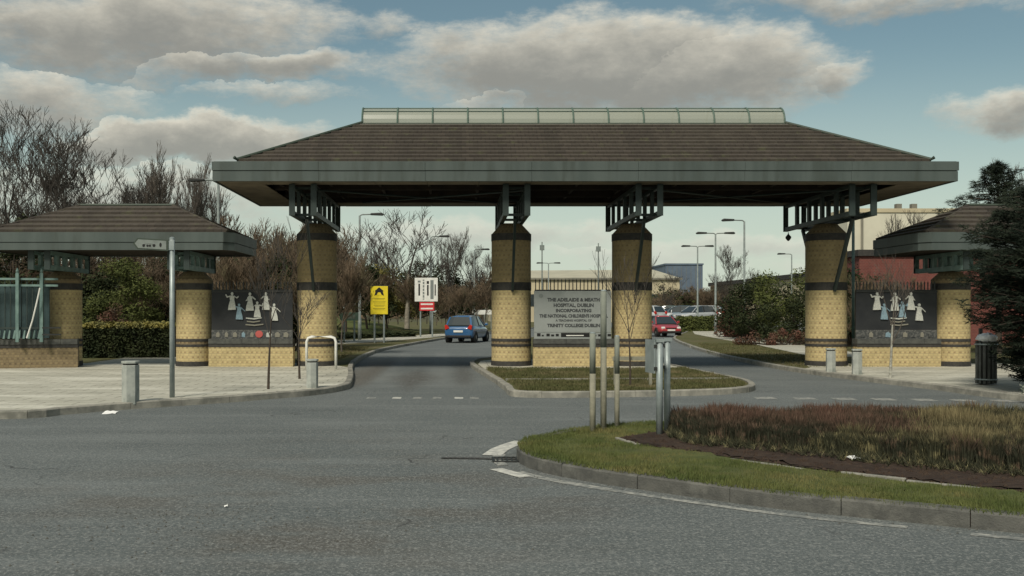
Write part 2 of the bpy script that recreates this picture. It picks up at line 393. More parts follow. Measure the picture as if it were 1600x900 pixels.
# ---- roof tiles
def tiles():
    m = bpy.data.materials.new('plain_roof_tile'); m.use_nodes = True; t = m.node_tree; t.nodes.clear(); N = NT(t)
    uv = N.n('ShaderNodeTexCoord').outputs['UV']
    br = N.n('ShaderNodeTexBrick'); N.put(br.inputs['Vector'], uv); br.inputs['Scale'].default_value = 1.
    br.inputs['Brick Width'].default_value = .24; br.inputs['Row Height'].default_value = 50.; br.inputs['Mortar Size'].default_value = .012; br.offset = 0.
    br.inputs['Color1'].default_value = (.060, .049, .039, 1); br.inputs['Color2'].default_value = (.040, .033, .026, 1); br.inputs['Mortar'].default_value = (.03, .025, .02, 1)
    co = N.n('ShaderNodeNewGeometry').outputs['Position']
    c = N.mix(N.step(N.noise(co, 1.1, 5., .6), .4, .7, 0., .6), br.outputs['Color'], (.068, .058, .044))
    c = N.mix(N.step(N.noise(co, 7., 4., .6), .55, .75, 0., .6), c, (.088, .078, .06))
    c = N.mix(N.step(N.noise(co, 5., 4., .6), .47, .3, 0., .75), c, (.04, .032, .026)); c = N.mix(N.step(N.noise(co, 2.6, 6., .7), .56, .68, 0., .6), c, (.085, .088, .045))
    bs = N.n('ShaderNodeBsdfPrincipled'); N.put(bs.inputs['Base Color'], c); bs.inputs['Roughness'].default_value = .9
    o = N.n('ShaderNodeOutputMaterial'); t.links.new(bs.outputs[0], o.inputs[0]); return m
M_tile = tiles()
# ---- vault glazing
def glazing():
    m = bpy.data.materials.new('vault_glazing'); m.use_nodes = True; t = m.node_tree; t.nodes.clear(); N = NT(t)
    bs = N.n('ShaderNodeBsdfPrincipled'); bs.inputs['Base Color'].default_value = (.30, .32, .27, 1); bs.inputs['Roughness'].default_value = .3
    bs.inputs['Alpha'].default_value = .80
    o = N.n('ShaderNodeOutputMaterial'); t.links.new(bs.outputs[0], o.inputs[0]); return m
M_vault = glazing()
M_grass = mat('lawn_turf', (.064, .078, .026), (.090, .102, .032), 5., 1., .6, 60, c3=(.10, .095, .038), scale3=1.1, coords='World')
M_blade = mat('grass_blades', (.064, .086, .022), (.106, .120, .036), 2.5, .8, c3=(.16, .145, .055), scale3=1.2, coords='World')
M_verge = mat('verge_grass', (.095, .088, .035), (.070, .078, .026), 1.5, 1., .6, 40, c3=(.12, .10, .055), scale3=.5, coords='World')
M_bank = mat('bank_grass', (.090, .118, .030), (.065, .080, .026), .8, 1., .6, 20, c3=(.12, .115, .040), scale3=.25, coords='World')
M_ground = mat('rough_ground', (.07, .075, .035), (.09, .08, .045), .2, 1., coords='World')

# ------------------------------------------------------------------ ground
def sheet(name, poly, z, m, kind='structure', depth=0.):
    """polygon at height z, with a skirt of the given depth"""
    bm = bmesh.new(); vs = [bm.verts.new((p[0], p[1], z)) for p in poly]
    f = bm.faces.new(vs); f.normal_update()
    if f.normal.z < 0: f.normal_flip()
    if depth:
        lo = [bm.verts.new((p[0], p[1], z-depth)) for p in poly]; n = len(poly)
        for i in range(n): bm.faces.new((vs[i], vs[(i+1) % n], lo[(i+1) % n], lo[i]))
    bmesh.ops.triangulate(bm, faces=[f])
    me = bpy.data.meshes.new(name); bm.to_mesh(me); bm.free(); me.materials.append(m)
    o = bpy.data.objects.new(name, me); COL.objects.link(o); o['kind'] = kind; return o
def inside(p, poly):
    x, y = p[0], p[1]; c = False; j = len(poly)-1
    for i in range(len(poly)):
        xi, yi = poly[i][0], poly[i][1]; xj, yj = poly[j][0], poly[j][1]
        if (yi > y) != (yj > y) and x < (xj-xi)*(y-yi)/(yj-yi)+xi: c = not c
        j = i
    return c
def smooth_line(pts, n=6, closed=False):
    """Catmull-Rom through the points"""
    P_ = [Vector((p[0], p[1])) for p in pts]; out = []; k = len(P_)
    rng = k if closed else k-1
    for i in range(rng):
        if closed: a, b, c, d = P_[(i-1) % k], P_[i], P_[(i+1) % k], P_[(i+2) % k]
        else: a, b, c, d = P_[max(i-1, 0)], P_[i], P_[i+1], P_[min(i+2, k-1)]
        for j in range(n):
            t = j/n
            out.append(.5*((2*b)+(c-a)*t+(2*a-5*b+4*c-d)*t*t+(3*b-a-3*c+d)*t**3))
    if not closed: out.append(P_[-1])
    return out
def resample(line, step, closed=False):
    L = list(line) + ([line[0]] if closed else [])
    out = [L[0].copy()]; acc = 0.
    for a, b in zip(L, L[1:]):
        d = (b-a).length
        if d < 1e-6: continue
        pos = step-acc
        while pos < d:
            out.append(a+(b-a)*(pos/d)); pos += step
        acc = (acc+d) % step if pos-step <= 0 else d-(pos-step)
    return out
def inset(line, side, d=.07, closed=False):
    n = len(line); out = []
    for i in range(n):
        a, b = (line[(i-1) % n], line[(i+1) % n]) if closed else (line[max(i-1, 0)], line[min(i+1, n-1)])
        t = (Vector(b)-Vector(a)).normalized(); out.append(Vector(line[i])+Vector((-t.y, t.x))*side*d)
    return out
def kerb(line, inner_side, m, parent, stone=.9, w=.14, h=.125, closed=False, name='kerb_stone', gap=.007, sub=3):
    """kerb stones along a line (the road-side face); inner_side=+1 puts the width to the left of travel"""
    pts = resample(line, stone/sub, closed)
    if closed: pts.append(pts[0])
    n = len(pts)
    nor = []
    for i in range(n):
        if closed: d = pts[(i+1) % (n-1)] - pts[(i-1) % (n-1)]
        else: d = pts[min(i+1, n-1)]-pts[max(i-1, 0)]
        d.normalize(); nor.append(Vector((-d.y, d.x))*inner_side)
    for s0 in range(0, n-1, sub):
        idx = list(range(s0, min(s0+sub, n-1)+1))
        if len(idx) < 2: continue
        mb = MB(); hh = h + random.uniform(-.004, .004); jit = -random.uniform(.0, .010); rows = []
        ch = .018
        for q, i in enumerate(idx):
            p = pts[i].copy()
            if q == 0: p += (pts[idx[1]]-p).normalized()*gap/2
            if q == len(idx)-1: p += (pts[idx[-2]]-p).normalized()*gap/2
            a = p+nor[i]*jit; b = p+nor[i]*(w+jit)
            c = p+nor[i]*(ch+jit)
            i0 = len(mb.v); mb.v += [(a.x, a.y, -.04), (a.x, a.y, hh-ch), (c.x, c.y, hh), (b.x, b.y, hh), (b.x, b.y, -.04)]
            rows.append(i0)
        for a, b in zip(rows, rows[1:]):
            for k in range(4):
                q = (a+k, b+k, b+k+1, a+k+1)
                mb.f.append(q if inner_side > 0 else q[::-1])
        mb.f.append(tuple(rows[0]+k for k in range(5))); mb.f.append(tuple(rows[-1]+k for k in range(5))[::-1])
        mb.build(name, m, parent)

sheet('ground', [(-2500, -600), (2500, -600), (2500, 4000), (-2500, 4000)], -.06, M_ground)
road = sheet('road', [(-60, -25), (60, -25), (60, 150), (-60, 150)], 0., M_asph)

# left kerb line (road side), near to far
LK = [(-22, 14.2), (-12, 14.9)] + [tuple(P(*q)[:2]) for q in ((0, 655), (90, 649), (170, 642), (270, 635), (370, 628), (430, 623), (480, 619), (518, 614), (540, 609), (549, 604), (552, 590), (551, 578), (557, 568), (575, 557), (600, 548), (645, 539), (690, 531))] + [(.6, 68), (3, 80), (8, 98), (16, 118)]
LKs = smooth_line(LK, 5)
left_pave_idx = 0
left = sheet('left_verge', inset(LKs, 1) + [Vector((16, 149)), Vector((-59, 149)), Vector((-59, 13.9))], .10, M_verge, depth=.14)
pk = [p for p in inset(LKs, 1, .10) if p.y < 27.5 and p.x < 0]
pave_l = sheet('left_pavement', pk + [Vector((-4.2, 29.5)), Vector((-8.2, 29.5)), Vector((-8.2, 36)), Vector((-5.5, 41)), Vector((-6.5, 42.5)), Vector((-11.5, 38)), Vector((-11.4, 29.5)), Vector((-50, 29.5)), Vector((-50, 14.0))], .116, M_pave, depth=.01)
kerb(LKs[:88], 1, M_conc, pave_l, stone=.95)
kerb(LKs[87:], 1, M_conc, left, stone=3., sub=4)
path_l = sheet('left_footpath', [Vector(p) for p in ((-14, 40.5), (-9, 43), (-5.9, 47), (-3.9, 51.5), (-1.3, 60), (.2, 68), (-1.2, 70), (-3.1, 62.5), (-6., 54), (-8.6, 49.5), (-14, 46))], .116, M_pave, depth=.01)

# right kerb line, far to near
RK = [(34, 118), (24, 96), (17.5, 74)] + [tuple(P(*q)[:2]) for q in ((1052, 530), (1080, 544), (1130, 559), (1200, 574), (1260, 584), (1350, 596), (1450, 608), (1600, 627))] + [(12.4, 16.6), (16, 15.4), (24, 14.6), (40, 14.2)]
RKs = smooth_line(RK, 6)
right = sheet('right_verge', inset(RKs, 1) + [Vector((59, 14)), Vector((59, 149)), Vector((34.5, 149))], .10, M_verge, depth=.14)
pk = [p for p in inset(RKs, 1, .10) if p.y < 26.8]
pave_r = sheet('right_pavement', pk + [Vector((50, 14.3)), Vector((50, 29.4)), Vector((10.6, 29.4)), Vector((10., 27.2))], .116, M_pave, depth=.01)
k0 = next(i for i, p in enumerate(RKs) if p.y < 45)
kerb(RKs[k0:], 1, M_conc, pave_r, stone=.95)
kerb(RKs[:k0+1], 1, M_conc, right, stone=3., sub=4)
sheet('right_footpath', [Vector(p) for p in ((12.6, 34), (14.2, 45), (15.3, 56), (16.8, 68), (20, 82), (27, 100), (29, 99.5), (22.2, 81.5), (19, 68), (17.4, 56), (16.4, 46), (15.4, 37), (15., 34))], .116, M_pave, depth=.01)

# central island under the gate
MK = [(1.07, 19.3), (1.02, 20.6), (.9, 22.6), (.68, 25.5), (.46, 28.5), (.40, 30.6), (.62, 32.4), (1.4, 34.2), (2.0, 37), (2.5, 45), (4.2, 58), (8, 74), (14, 92), (20, 108), (28, 108), (21, 90), (14.3, 74), (9.7, 59), (7.6, 46), (6.6, 37), (6.45, 31), (6.6, 26.5), (6.72, 24.4), (6.75, 22.2), (6.35, 20.6), (5.6, 19.75), (4.2, 19.25), (2.6, 19.0), (1.5, 18.95)]
MKs = smooth_line(MK, 5, True)
median = sheet('central_island', inset(MKs, -1, .07, True), .10, M_verge, depth=.14)
kerb(MKs, -1, M_conc, median, stone=.95, closed=True)
mp = [(.75, 26.6), (.62, 29), (.75, 31), (1.2, 31.8), (6.3, 31.8), (6.35, 26.9), (4., 26.5)]
sheet('island_paving', [Vector(p) for p in mp], .116, M_pave, depth=.01)
mb = MB()
for a, b in (((1.12, 22.3), (6.45, 22.6)),):
    n = 6
    for i in range(n):
        p = Vector(a).lerp(Vector(b), i/n); q = Vector(a).lerp(Vector(b), (i+1)/n-.004)
        k = MB(); k.bar((p.x, p.y, .10), (q.x, q.y, .10), .15, .09); k.build('edging_stone', M_conc, median)

# near island (planted roundabout)
NK = [(14.5, 9.9), (12.5, 7.4), (10, 6.1), (7.5, 6.2), (5.7, 6.72)] + [(4.34, 7.35), (3.61, 7.77), (2.8, 8.25), (1.93, 9.0), (1.30, 9.62), (.90, 10.15), (.70, 10.75), (.72, 11.4), (1.0, 12.1), (1.6, 12.85), (2.5, 13.5), (4.0, 13.95), (7., 14.2), (10.5, 13.9), (13.4, 12.4)]
NKs = smooth_line(NK, 6, True)
near = sheet('near_island_ground', inset(NKs, -1, .07, True), .10, M_soil, depth=.14)
kerb(NKs, -1, M_kerbd, near, stone=.95, closed=True, w=.15, h=.14)
ED = [(1.95, 11.75), (2.1, 11.2), (2.45, 10.75), (3.16, 9.85), (4.0, 8.9), (4.87, 8.2), (6.2, 7.5), (7.8, 7.1), (10, 7.1)]      # stone edging of the bed
EDs = smooth_line(ED, 6)
turf_poly = [p for p in NKs]
bed = [(1.95, 11.75)] + [tuple(p) for p in EDs] + [(12, 8.4), (13.2, 10), (12.6, 11.8), (10.3, 12.9), (7, 13.2), (4.1, 12.95), (2.7, 12.5)]
bed = [Vector(p) for p in bed]
# turf: a gently domed skin between kerb and bed
def turf_z(x, y): return .125 + .05*noise.noise(Vector((x*.7, y*.7, 3.))) + .012*noise.noise(Vector((x*5, y*5, 1.)))
def kdist(x, y, line=NKs):
    p = Vector((x, y)); return min((p-q).length for q in line)
GX = [i*.12 for i in range(4, 100)]; GY = [5.9+j*.12 for j in range(0, 72)]
mb = MB(); idx = {}
for i, x in enumerate(GX):
    for j, y in enumerate(GY):
        if inside((x, y), NKs) and kdist(x, y) > .11:
            idx[i, j] = len(mb.v)
            k = min(1, (kdist(x, y)-.1)/.5)
            mb.v.append((x, y, .125+(turf_z(x, y)-.10)*k))
for i in range(len(GX)-1):
    for j in range(len(GY)-1):
        q = [(i, j), (i+1, j), (i+1, j+1), (i, j+1)]
        if all(k in idx for k in q):
            cx, cy = GX[i]+.06, GY[j]+.06
            if not inside((cx, cy), bed): mb.f.append(tuple(idx[k] for k in q))
mb.build('turf', M_grass, near, smooth=True)
mb = MB(); cnt = 0
rnd = random.Random(3)
while cnt < 62000:
    x = rnd.uniform(.7, 8.5); y = rnd.uniform(6.2, 14.1)
    if x > (y*.60)+.4: continue
    if not inside((x, y), NKs) or inside((x, y), bed): continue
    if cnt % 1 == 0:
        if abs(x-3) > 9: continue
    z = .125+.6*(turf_z(x, y)-.10); h = rnd.uniform(.018, .045)*(1+.8*noise.noise(Vector((x*2.2, y*2.2, 0.))))
    a = rnd.uniform(0, 6.28); w = .0045; lx, ly = rnd.uniform(-.02, .02), rnd.uniform(-.02, .02)
    i = len(mb.v); mb.v += [(x-w*math.cos(a), y-w*math.sin(a), z-.012), (x+w*math.cos(a), y+w*math.sin(a), z-.012), (x+lx, y+ly, z+h)]
    mb.f.append((i, i+1, i+2)); cnt += 1
o = mb.build('grass', M_blade); tag(o, 'short mown grass ring around the planted roundabout bed', 'grass', kind='stuff')
# bed edging stones
er = resample(EDs, .62)
for a, b in zip(er, er[1:]):
    if a.x > 8: break
    k = MB(); c = a.lerp(b, .97); zz = .145+rnd.uniform(-.01, .012)
    jx, jy = rnd.uniform(-.012, .012), rnd.uniform(-.012, .012)
    k.bar((a.x+jx, a.y+jy, zz-.035), (c.x+jx, c.y+jy, zz-.035+rnd.uniform(-.008, .008)), .05, .09)
    k.build('edging_stone', M_conc, near, bevel=.008)
# soil surface with clods
mb = MB(); idx = {}
for i, x in enumerate([1.8+.11*k for k in range(106)]):
    for j, y in enumerate([7.0+.11*k for k in range(58)]):
        if inside((x, y), bed):
            idx[i, j] = len(mb.v); mb.v.append((x, y, .165+.03*noise.noise(Vector((x*3, y*3, 5)))*.4+.015*noise.noise(Vector((x*11, y*11, 5)))))
for (i, j) in list(idx):
    q = [(i, j), (i+1, j), (i+1, j+1), (i, j+1)]
    if all(k in idx for k in q): mb.f.append(tuple(idx[k] for k in q))
mb.build('soil', M_soil, near)
sheet('soil_base', bed, .158, M_soil).parent = near
# heather and tussock planting
def heather_mat(name, lowc, highc, tip, z0, z1):
    m = bpy.data.materials.new(name); m.use_nodes = True; t = m.node_tree; t.nodes.clear(); N = NT(t)
    co = N.n('ShaderNodeNewGeometry').outputs['Position']; x, y, z = N.sep(co)
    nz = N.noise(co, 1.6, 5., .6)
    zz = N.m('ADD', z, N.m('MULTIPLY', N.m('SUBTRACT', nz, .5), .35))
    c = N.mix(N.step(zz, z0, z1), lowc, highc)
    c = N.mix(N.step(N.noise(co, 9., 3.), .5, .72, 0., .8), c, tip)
    bs = N.n('ShaderNodeBsdfPrincipled'); N.put(bs.inputs['Base Color'], c); bs.inputs['Roughness'].default_value = .9; bs.inputs['Specular IOR Level'].default_value = .1
    o = N.n('ShaderNodeOutputMaterial'); t.links.new(bs.outputs[0], o.inputs[0]); return m
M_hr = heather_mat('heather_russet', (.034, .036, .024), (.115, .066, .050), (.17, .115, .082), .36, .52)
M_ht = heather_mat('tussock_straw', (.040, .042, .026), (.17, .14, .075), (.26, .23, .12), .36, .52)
fr = smooth_line([(3.0, 12.7), (2.85, 12.1), (2.9, 11.5), (3.35, 11.1), (4.0, 10.5), (4.5, 9.95), (5.05, 9.5), (5.7, 9.1), (6.5, 8.8), (7.6, 8.5), (9, 8.5)], 6)
plant_poly = list(fr) + [Vector(p) for p in ((12.6, 9.6), (12.6, 11.3), (10.2, 12.5), (7, 12.8), (4.2, 12.75))]
clumps = []; rnd = random.Random(11)
tries = 0
while len(clumps) < 560 and tries < 60000:
    tries += 1
    x = rnd.uniform(2.2, 10.5); y = rnd.uniform(8.1, 12.8)
    if not inside((x, y), plant_poly) or x > y*.60+.7: continue
    if any((x-a)**2+(y-b)**2 < .028 for a, b in clumps): continue
    clumps.append((x, y))
mr, mt = MB(), MB()
for (x, y) in clumps:
    fd = kdist(x, y, fr)
    strawk = noise.noise(Vector((x*.8, y*1.1, 9.)))*.6 + (.55 if (x > y*.48 and y > 9.6) else 0) + (.28 if fd < .4 and x > 3.9 else 0)
    straw = strawk > .33
    H = .37+.09*noise.noise(Vector((x*1.1, y*1.1, 2.)))+rnd.uniform(-.035, .035)
    if fd < .35: H *= .85
    mb = mt if straw else mr
    nb = 300 if fd < .7 or y < 10.5 else 170
    for k in range(nb):
        a = rnd.uniform(0, 6.283); rr = rnd.random()**.5*.15; lean = rnd.uniform(.0, .06)+rr*.25
        bx, by = x+rr*math.cos(a), y+rr*math.sin(a); h = H*(rnd.uniform(.8, 1.03) if rnd.random() < .7 else rnd.uniform(.3, .8))*(1-1.6*rr*rr*8*.12)
        tx, ty = bx+lean*math.cos(a+rnd.uniform(-.5, .5)), by+lean*math.sin(a+rnd.uniform(-.5, .5))
        w = rnd.uniform(.003, .0065); b2 = rnd.uniform(0, 6.28); cx, cy = w*math.cos(b2), w*math.sin(b2)
        i = len(mb.v); mx, my = (bx*.55+tx*.45), (by*.55+ty*.45)
        mb.v += [(bx-cx, by-cy, .12), (bx+cx, by+cy, .12), (mx+cx, my+cy, .12+h*.75), (mx-cx, my-cy, .12+h*.75), (tx, ty, .12+h)]
        mb.f += [(i, i+1, i+2, i+3), (i+3, i+2, i+4)]
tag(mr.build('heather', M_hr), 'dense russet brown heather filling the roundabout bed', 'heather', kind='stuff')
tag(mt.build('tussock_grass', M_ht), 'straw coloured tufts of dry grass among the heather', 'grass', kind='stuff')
mb = MB(); rnd = random.Random(5)
for k in range(900):
    t = rnd.random(); p = fr[int(t*(len(fr)-1))]; x = p.x-rnd.uniform(-.05, .5)*.5; y = p.y-rnd.uniform(0, .45)
    if not inside((x, y), bed): continue
    for q in range(6):
        a = rnd.uniform(0, 6.28); l = rnd.uniform(.05, .16); w = .004; z = .17
        i = len(mb.v); mb.v += [(x-w, y, z), (x+w, y, z), (x+l*math.cos(a), y+l*math.sin(a)*.7, z+rnd.uniform(.0, .13))]; mb.f.append((i, i+1, i+2))
tag(mb.build('dry_stems', MATS['tussock_straw'] if 'tussock_straw' in MATS else M_ht), 'fallen dry stems lying on the soil in front of the heather', 'dead stems', kind='stuff')

mb = MB(); rnd = random.Random(15)
while len(mb.v) < 5*1500:
    x = rnd.uniform(1.9, 8.5); y = rnd.uniform(7.2, 12.3)
    if not inside((x, y), bed) or inside((x, y-.1), plant_poly): continue
    r = rnd.uniform(.008, .034); i = len(mb.v); z = .158
    mb.v += [(x-r, y-r*rnd.uniform(.2, 1), z), (x+r, y-r*rnd.uniform(.2, 1), z), (x+r*.8, y+r, z), (x-r*.7, y+r, z), (x+rnd.uniform(-.3, .3)*r, y, z+r*rnd.uniform(.6, 1.2))]
    mb.f += [(i, i+1, i+4), (i+1, i+2, i+4), (i+2, i+3, i+4), (i+3, i, i+4)]
tag(mb.build('soil_clods', M_soil), 'loose clods and bark chips on the bare soil strip', 'soil', kind='stuff')
mb = MB(); rnd = random.Random(16); islp = inset(MKs, -1, .22, True); rgp = inset(RKs, 1, .25)+[Vector((15.5, 30)), Vector((16, 60))]; n = 0
while n < 60000:
    if rnd.random() < .6: x, y = rnd.uniform(.6, 6.7), rnd.uniform(19, 27); ok = inside((x, y), islp) and abs(y-22.45-.055*(x-1)) > .12
    elif rnd.random() < .5: x, y = rnd.uniform(9.4, 15), rnd.uniform(27.5, 48); ok = x > 9.9+max(0, y-38)*.21 and x < 12.4+max(0, (y-34)*.15)
    else: x, y = rnd.uniform(-9, -2.4), rnd.uniform(29.8, 44); ok = x < -3.9 and not (y < 42.5 and x < -4.9)
    if not ok: continue
    h = rnd.uniform(.03, .075)*(1+noise.noise(Vector((x*1.7, y*1.7, 0)))); a = rnd.uniform(0, 6.28); w = .011; i = len(mb.v); n += 1
    mb.v += [(x-w*math.cos(a), y-w*math.sin(a), .095), (x+w*math.cos(a), y+w*math.sin(a), .095), (x+rnd.uniform(-.04, .04), y+rnd.uniform(-.04, .04), .10+h)]; mb.f.append((i, i+1, i+2))
tag(mb.build('verge_tufts', mat('verge_blades', (.095, .092, .038), (.072, .078, .028), 1.6, .9, c3=(.16, .135, .07), scale3=1.1, coords='World')), 'rough winter grass on the central island and verges', 'grass', kind='stuff')
# painted marks
def strip(name, pts, w, m, z=.004, parent=road):
    mb = MB(); pts = [Vector(p) for p in pts]
    L = []; Rr = []
    for i, p in enumerate(pts):
        d = (pts[min(i+1, len(pts)-1)]-pts[max(i-1, 0)]).normalized(); n = Vector((-d.y, d.x))
        wj = w*(1+.12*noise.noise(Vector((p.x*9, p.y*9, 0))))
        L.append(p+n*wj/2); Rr.append(p-n*wj/2)
    for i in range(len(pts)-1): mb.face([(L[i].x, L[i].y, z), (Rr[i].x, Rr[i].y, z), (Rr[i+1].x, Rr[i+1].y, z), (L[i+1].x, L[i+1].y, z)][::-1])
    return mb.build(name, m, parent)
for px in (580, 620, 652, 683, 717, 741):                       # give-way dashes across the entry lane
    p = P(px, 622); strip('painted_dash', [(p.x-.085, p.y), (p.x, p.y), (p.x+.085, p.y)], .34, M_paintb if px in (620, 717) else M_paint)
for i, px in enumerate(range(1195, 1580, 62)):
    p = P(px, 622+(px-1195)*.012); strip('painted_dash', [(p.x-.2, p.y), (p.x+.2, p.y-.02)], .45, M_paint)
off = [p.copy() for p in NKs]
def offset(line, d):
    out = []
    n = len(line)
    for i in range(n):
        t = (line[(i+1) % n]-line[(i-1) % n]).normalized(); out.append(line[i]+Vector((t.y, -t.x))*d*-1)
    return out
def offset_out(line, d):
    a = offset(line, d); c = Vector((6, 10.5))
    if (a[0]-c).length < (line[0]-c).length: a = offset(line, -d)
    return a
ring = resample(offset_out(NKs, .22), .22, True)
seg = []
vis = [p for p in ring if p.y < 13 and p.x < 8.5 and p.y < 11.6]
vis.sort(key=lambda p: -p.y if p.x < 1.4 else -p.y)
i = 0
while i < len(vis)-4:
    n = 4 if i % 10 else 5
    strip('edge_line', vis[i:i+n], .13 if i < 12 else .10, M_paint); i += n-1+(0 if (i//5) % 4 else 2)
nose = [P(q[0], q[1]) for q in ((768, 712), (780, 703), (796, 696), (815, 690))]
strip('edge_line', [(p.x, p.y) for p in nose], .22, M_paintb, z=.006)
nose = [P(q[0], q[1]) for q in ((775, 733), (800, 740), (822, 746))]
strip('edge_line', [(p.x, p.y) for p in nose], .16, M_paintb, z=.006)
# tar-filled trench and gully beside the nose of the island
a, b = P(690, 716), P(806, 718)
n = 14; pts = [(a.x+(b.x-a.x)*i/n, a.y+(b.y-a.y)*i/n+.03*noise.noise(Vector((i*1.7, 0, 0)))) for i in range(n+1)]
strip('tar_strip', pts, .10, mat('tar', (.035, .034, .032), (.09, .09, .085), 25., .7, .5, 60), z=.009)
g = thing('drain_gully', (P(796, 719).x, P(796, 719).y, .0), 'small dark iron gully grate in the road at the nose of the roundabout', 'drain')
mb = MB(); mb.box(-.2, .2, -.17, -.14, 0, .016); mb.box(-.2, .2, .14, .17, 0, .016); mb.box(-.2, -.17, -.14, .14, 0, .016); mb.box(.17, .2, -.14, .14, 0, .016); mb.build('frame', M_dark, g)
for i in range(6): k = MB(); k.box(-.15+i*.055, -.13+i*.055, -.139, .139, .001, .014); k.build('grate_bar', M_dark, g)
# litter
def litter(px, py, z, w, h, label, name='litter', rz=.3):
    p = P(px, py, z); mb = MB()
    n = 5
    for i in range(n):
        for j in range(3):
            pass
    vs = [[(-w/2+w*i/n, -h/2+h*j/3, z+.012+.03*abs(noise.noise(Vector((i*.9+px, j*1.1, 0))))) for j in range(4)] for i in range(n+1)]
    for i in range(n):
        for j in range(3): mb.face([(vs[a][b][0], vs[a][b][1], vs[a][b][2]-z) for a, b in ((i, j), (i+1, j), (i+1, j+1), (i, j+1))])
    o = mb.build(name, M_litter); o.location = (p.x, p.y, z); o.rotation_euler = (R(random.uniform(4, 12)), 0, rz); tag(o, label, 'litter')
litter(172, 646, 0., .22, .22, 'crumpled white paper lying in the gutter below the left kerb', 'paper_scrap', .1)
litter(1333, 717, .18, .13, .09, 'bright white carton on the soil in front of the heather', 'carton', .4)
litter(353, 793, 0., .03, .03, 'tiny white scrap on the near road left of centre', 'paper_scrap')
litter(500, 602, 0., .15, .3, 'pale scrap in the gutter by the corner of the left pavement', 'paper_scrap')
mb = MB(); rnd = random.Random(8)
for k in range(420):
    if k < 260: x, y = rnd.gauss(-2., .8), rnd.gauss(7.6, .55)
    else:
        p = rnd.choice(NKs); x, y = p.x+rnd.uniform(-.3, .1), p.y+rnd.uniform(-.3, 0)
        if inside((x, y), NKs): continue
    r = rnd.uniform(.004, .013)
    i = len(mb.v); mb.v += [(x-r, y, .002), (x+r, y, .002), (x, y+r, .002), (x, y-r*.8, .002), (x, y, .002+r)]
    mb.f += [(i, i+3, i+4), (i+3, i+1, i+4), (i+1, i+2, i+4), (i+2, i, i+4)]
tag(mb.build('grit', M_kerbd), 'loose grit scattered over the near road surface', 'gravel', kind='stuff')

# ------------------------------------------------------------------ gate canopy
X0, YC = 3.59, 30.25
def hip_roof(root, hx, hy, z0, tx, ty, z1, n, m, name='tile_course', cx=0, cy=0):
    """stepped courses on four slopes between the eaves rectangle and the top rectangle, local coords"""
    for i in range(n):
        a, b = i/n, (i+1)/n
        def rect(t, dz, o=0.): return hx+(tx-hx)*t+o, hy+(ty-hy)*t+o, z0+(z1-z0)*t+dz
        ax, ay, az = rect(a, .075, .03); bx, by, bz = rect(b, .018); cx_, cy_, cz = rect(a, -.02, .01)
        for side in range(4):
            mb = MB()
            if side == 0: q = [(-ax, -ay, az), (ax, -ay, az), (bx, -by, bz), (-bx, -by, bz)]; r = [(-cx_, -cy_, cz), (cx_, -cy_, cz)]
            elif side == 1: q = [(ax, -ay, az), (ax, ay, az), (bx, by, bz), (bx, -by, bz)]; r = [(cx_, -cy_, cz), (cx_, cy_, cz)]
            elif side == 2: q = [(ax, ay, az), (-ax, ay, az), (-bx, by, bz), (bx, by, bz)]; r = [(cx_, cy_, cz), (-cx_, cy_, cz)]
            else: q = [(-ax, ay, az), (-ax, -ay, az), (-bx, -by, bz), (-bx, by, bz)]; r = [(-cx_, cy_, cz), (-cx_, -cy_, cz)]
            k = 0 if side in (0, 2) else 1
            o = (i % 2)*.12
            mb.face(q, [(p[k]+o, 1+i*.3) for p in q]); rr = [r[0], r[1], q[1], q[0]]
            mb.face(rr, [(p[k]+o, 1+i*.3) for p in rr])
            mb.build(name, m, root)
def truss(root, y0, y1, zb, zt, half=.30, nposts=8, m=None):
    """twin Vierendeel frames with a chord top and bottom, local to the thing, x centred"""
    for sx in (-1, 1):
        x = sx*half
        t = MB(); t.box(x-.045, x+.045, y0, y1, zt-.11, zt); t.build('top_chord', m, root)
        t = MB(); t.box(x-.06, x+.06, y0, y1, zb-.02, zb+.12); t.build('bottom_chord', m, root)
    for i in range(nposts):
        y = y0+.05+(y1-y0-.1)*i/(nposts-1)
        for sx in (-1, 1):
            p = MB(); x = sx*half; p.box(x-.05, x+.05, y-.075, y+.075, zb+.12, zt-.11); p.build('truss_post', m, root)
    for y in (y0, y1-.03):
        for sx in (-1, 1):
            p = MB(); p.box(sx*half-.085, sx*half+.085, y-.03, y-.002, zb-.02, zt); p.build('end_plate', M_teal, root)
    for i in range(4):
        y = y0+.5+(y1-y0-1)*i/3
        for z in (zb+.02, zt-.09): c = MB(); c.box(-half+.046, half-.046, y-.03, y+.03, z, z+.07); c.build('cross_tie', m, root)

gate = thing('gate_canopy', (X0, YC, 0), 'wide tiled hip-roofed entrance canopy with glazed ridge spanning both lanes', 'gatehouse')
HX = 10.485; HYY = 3.25
for (z0, z1, d) in ((5.37, 5.655, .0), (5.672, 5.92, .02)):
    for s in (-1, 1):
        y = s*(HYY+d)
        for q in range(7):
            a = -HX-d+(2*HX+2*d)*q/7; b = a+(2*HX+2*d)/7-(.006 if q < 6 else 0); e = (.002, -.002, .001, 0, .002, -.001, .001)[q]
            mb = MB(); mb.box(a, b, min(y, y-s*.06), max(y, y-s*.06), z0+e, z1+e); mb.build('fascia_board', M_fascia, gate, bevel=.004)
        mb = MB(); x = s*(HX+d); mb.box(min(x, x-s*.06), max(x, x-s*.06), -HYY-d+.061, HYY+d-.061, z0, z1); mb.build('fascia_board', M_fascia, gate, bevel=.006)
mb = MB()
for s in (-1, 1):
    mb.box(-HX+.061, HX-.061, min(s*(HYY-.061), s*(HYY-.085)), max(s*(HYY-.061), s*(HYY-.085)), 5.4, 5.9)
mb.build('gutter_lining', M_dark, gate)
